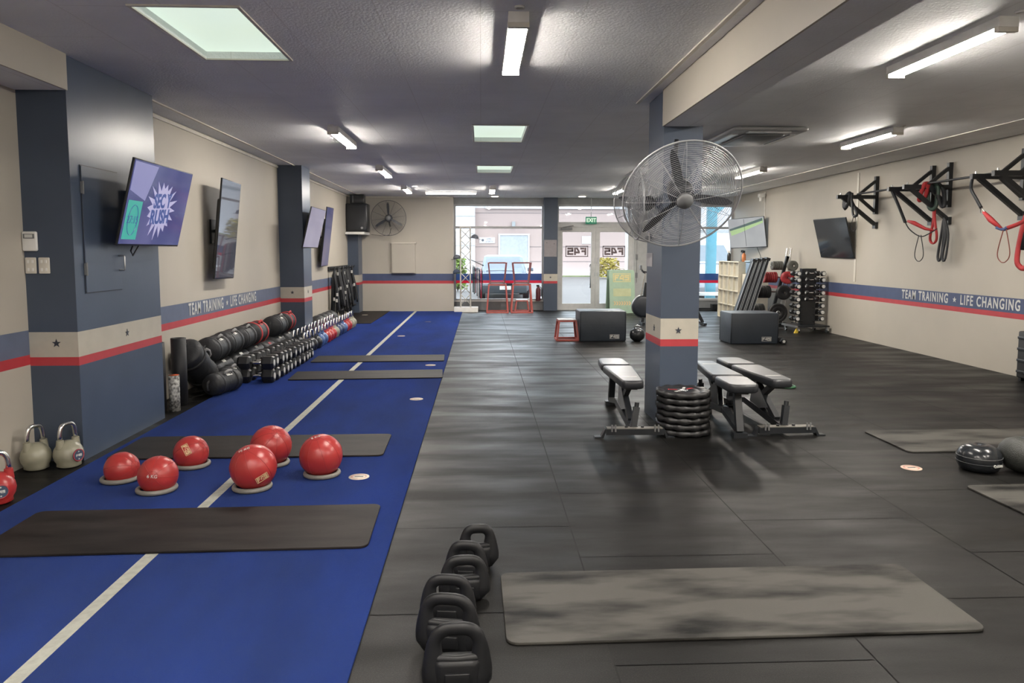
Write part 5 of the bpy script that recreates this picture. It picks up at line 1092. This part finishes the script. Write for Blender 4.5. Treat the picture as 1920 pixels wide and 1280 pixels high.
def car(lbl, loc, rz, paint, lower, W=1.72, van=False, plate=None):
    t = thing('car', lbl, 'car', loc, rz); hgt = 1.5 if not van else 2.0
    # stations along y: (y, halfwidth bottom, halfwidth waist, z bottom, z waist, z top, halfwidth top)
    hw = W/2
    st = [(0, hw*.80, .28, .62), (.12, hw*.93, .22, .72), (.5, hw, .2, .84), (1.05, hw, .2, .93), (2.2, hw, .2, .96), (3.4, hw, .2, .97), (3.8, hw*.97, .25, .95), (3.95, hw*.9, .35, .88)]
    k = 1.28 if van else 1.
    vs = []; n = 10
    for y, h_, z0, z1 in st:
        z1 *= k; ring = [(-h_*.9, z0), (-h_, z0+.12), (-h_, z1-.16), (-h_*.93, z1-.03), (-h_*.6, z1), (h_*.6, z1), (h_*.93, z1-.03), (h_, z1-.16), (h_, z0+.12), (h_*.9, z0)]
        vs += [(x, y, z) for x, z in ring]
    fs = [(i*n+j, i*n+(j+1) % n, (i+1)*n+(j+1) % n, (i+1)*n+j) for i in range(len(st)-1) for j in range(n)]+[tuple(range(n)), tuple((len(st)-1)*n+j for j in range(n))]
    MB().add(vs, fs, True).build('body', paint, t)
    cab = [(1.0, hw*.92, .90*k, .90*k+.01), (1.75, hw*.80, .93*k, hgt*.97), (2.3, hw*.78, .94*k, hgt), (3.3, hw*.78, .94*k, hgt*.985), (3.85, hw*.80, .93*k, .95*k)]
    vs = []
    for y, h_, z0, z1 in cab: vs += [(-hw*.92, y, z0), (-h_, y, z1-.03), (-h_*.86, y, z1), (h_*.86, y, z1), (h_, y, z1-.03), (hw*.92, y, z0)]
    fs = [(i*6+j, i*6+j+1, (i+1)*6+j+1, (i+1)*6+j) for i in range(len(cab)-1) for j in range(5)]
    MB().add(vs, fs, False).build('cabin', paint, t)
    m_cg = mat('car_glass', (.07, .085, .10), .08); zt = hgt*.93
    MB().add([(-hw*.84, 1.03, .93*k), (hw*.84, 1.03, .93*k), (hw*.66, 1.66, zt), (-hw*.66, 1.66, zt), (-hw*.84, 1.10, .93*k), (hw*.84, 1.10, .93*k), (hw*.66, 1.73, zt), (-hw*.66, 1.73, zt)], [(0, 1, 2, 3), (4, 7, 6, 5), (0, 4, 5, 1), (2, 6, 7, 3)]).build('windscreen', m_cg, t)
    for s in (-1, 1):
        MB().add([(s*hw*.925, 1.3, .98*k), (s*hw*.925, 3.4, .98*k), (s*hw*.80, 3.2, zt), (s*hw*.80, 1.85, zt)], [(0, 1, 2, 3)]).build('side_window', m_cg, t)
        MB().rbox((s*(hw+.10), 1.25, 1.0*k), (.2, .1, .13), .03).build('mirror', paint, t)
        MB().rbox((s*hw*.70, .06, .60*k), (.32, .14, .14), .04, ax=1).build('headlight', m_print, t)
        for y in (.75, 3.2): MB().cyl((s*(hw-.2), y, .30), (s*(hw+.005), y, .30), .31, n=24).cyl((s*(hw+.0), y, .30), (s*(hw+.012), y, .30), .19, n=16).build('wheel', m_black, t)
    MB().rbox((0, .03, .36), (W*.88, .16, .30), .05, ax=1).build('front_bumper', lower, t); MB().rbox((0, -.04, .56*k), (W*.42, .08, .10), .03, ax=1).build('grille', m_bplas, t)
    MB().tube([(-hw*.72, 1.02, .95*k), (-hw*.2, .98, .965*k), (hw*.4, 1.02, .95*k)], .012, 5).build('wiper', m_bplas, t)
    if plate:
        p = MB().rbox((.02, -.075, .40), (.38, .02, .12), .01, ax=1).build('number_plate', m_print, t); textmesh('plate_text', plate, .10, m_printd, p, (.02, -.088, .40), (PI/2, 0, 0), sx=.8, ext=.001)
    return t
m_sil = mat('silver_blue_paint', (.10, .12, .15), .25, .4); m_dk = mat('dark_bumper', (.02, .026, .032), .4)
car('silver-blue hatchback parked nose-in outside the left shop window', (.80, 25.0, -.04), 0, m_sil, m_dk, plate='LYL 50')
car('white van parked outside the right shop window', (7.7, 23.6, -.04), 0, mat('white_van_paint', (.25, .26, .29), .3), mat('grey_bumper', (.12, .12, .13), .4), W=2.1, van=True)
car('white car farther out, seen through the right door', (8.3, 32.0, -.04), R_(-62), mat('white_car_paint', (.25, .26, .28), .3), m_dk)
t = thing('post', 'teal painted veranda post outside the right shop window', 'post', (6.77, 21.5, -.04)); m_teal2 = mat('teal_paint', (.04, .16, .21), .4)
MB().b2(-.14, .14, -.07, .07, 0, 3.3).build('shaft', m_teal2, t); MB().prism([(.0, 2.60), (.55, 3.1), (.55, 3.2), (.0, 2.8)], -.05, .05, 'xz').build('bracket', m_teal2, t)
t = thing('bench', 'low white bench outside the right shop window', 'bench', (6.6, 21.0, -.04)); MB().b2(-1.1, 1.1, -.2, .2, .38, .46).build('seat', m_white, t)
for x in (-.8, .8): MB().b2(x-.05, x+.05, -.15, .15, 0, .38).build('leg', m_white, t)
def shrub(lbl, loc, rx, rz_, col, n, sd):
    rn = random.Random(sd); b = MB(); m = mat('leaf_%d' % sd, col, .8, var=.35, vscale=6)
    for k in range(n):
        a, q, h_ = rn.uniform(0, 6.28), rn.random()**.5, rn.random(); x, y, z = rx*q*math.cos(a)*(1-.35*h_), rx*.6*q*math.sin(a), .1+rz_*h_; s = rn.uniform(.05, .11); d = Vector((rn.uniform(-1, 1), rn.uniform(-1, 1), rn.uniform(-.3, 1))).normalized(); u, v = arb(d)
        p = Vector((x, y, z)); b.add([p-u*s, p+v*s*.5, p+u*s, p-v*s*.5], [(0, 1, 2, 3)])
    t = thing('shrub', lbl, 'shrub', loc); b.build('foliage', m, t, merge=False); b = MB()
    for k in range(6): a = k*1.05; b.tube([(0, 0, 0), (rx*.3*math.cos(a), rx*.2*math.sin(a), rz_*.5), (rx*.5*math.cos(a), rx*.3*math.sin(a), rz_*.85)], .012, 5)
    b.build('stems', mat('stem_brown', (.12, .08, .05), .8), t)
shrub('yellow-green bush beyond the car park, seen through the right door', (7.6, 44, -.04), .9, 1.15, (.22, .17, .025), 900, 5)
shrub('bright green bush seen left of the truss tower', (-.95, 30, -.04), .45, 1.25, (.12, .18, .03), 700, 6)
shrub('low green bush near the white car', (10.3, 42, -.04), 1.0, 1.3, (.09, .13, .03), 700, 7)
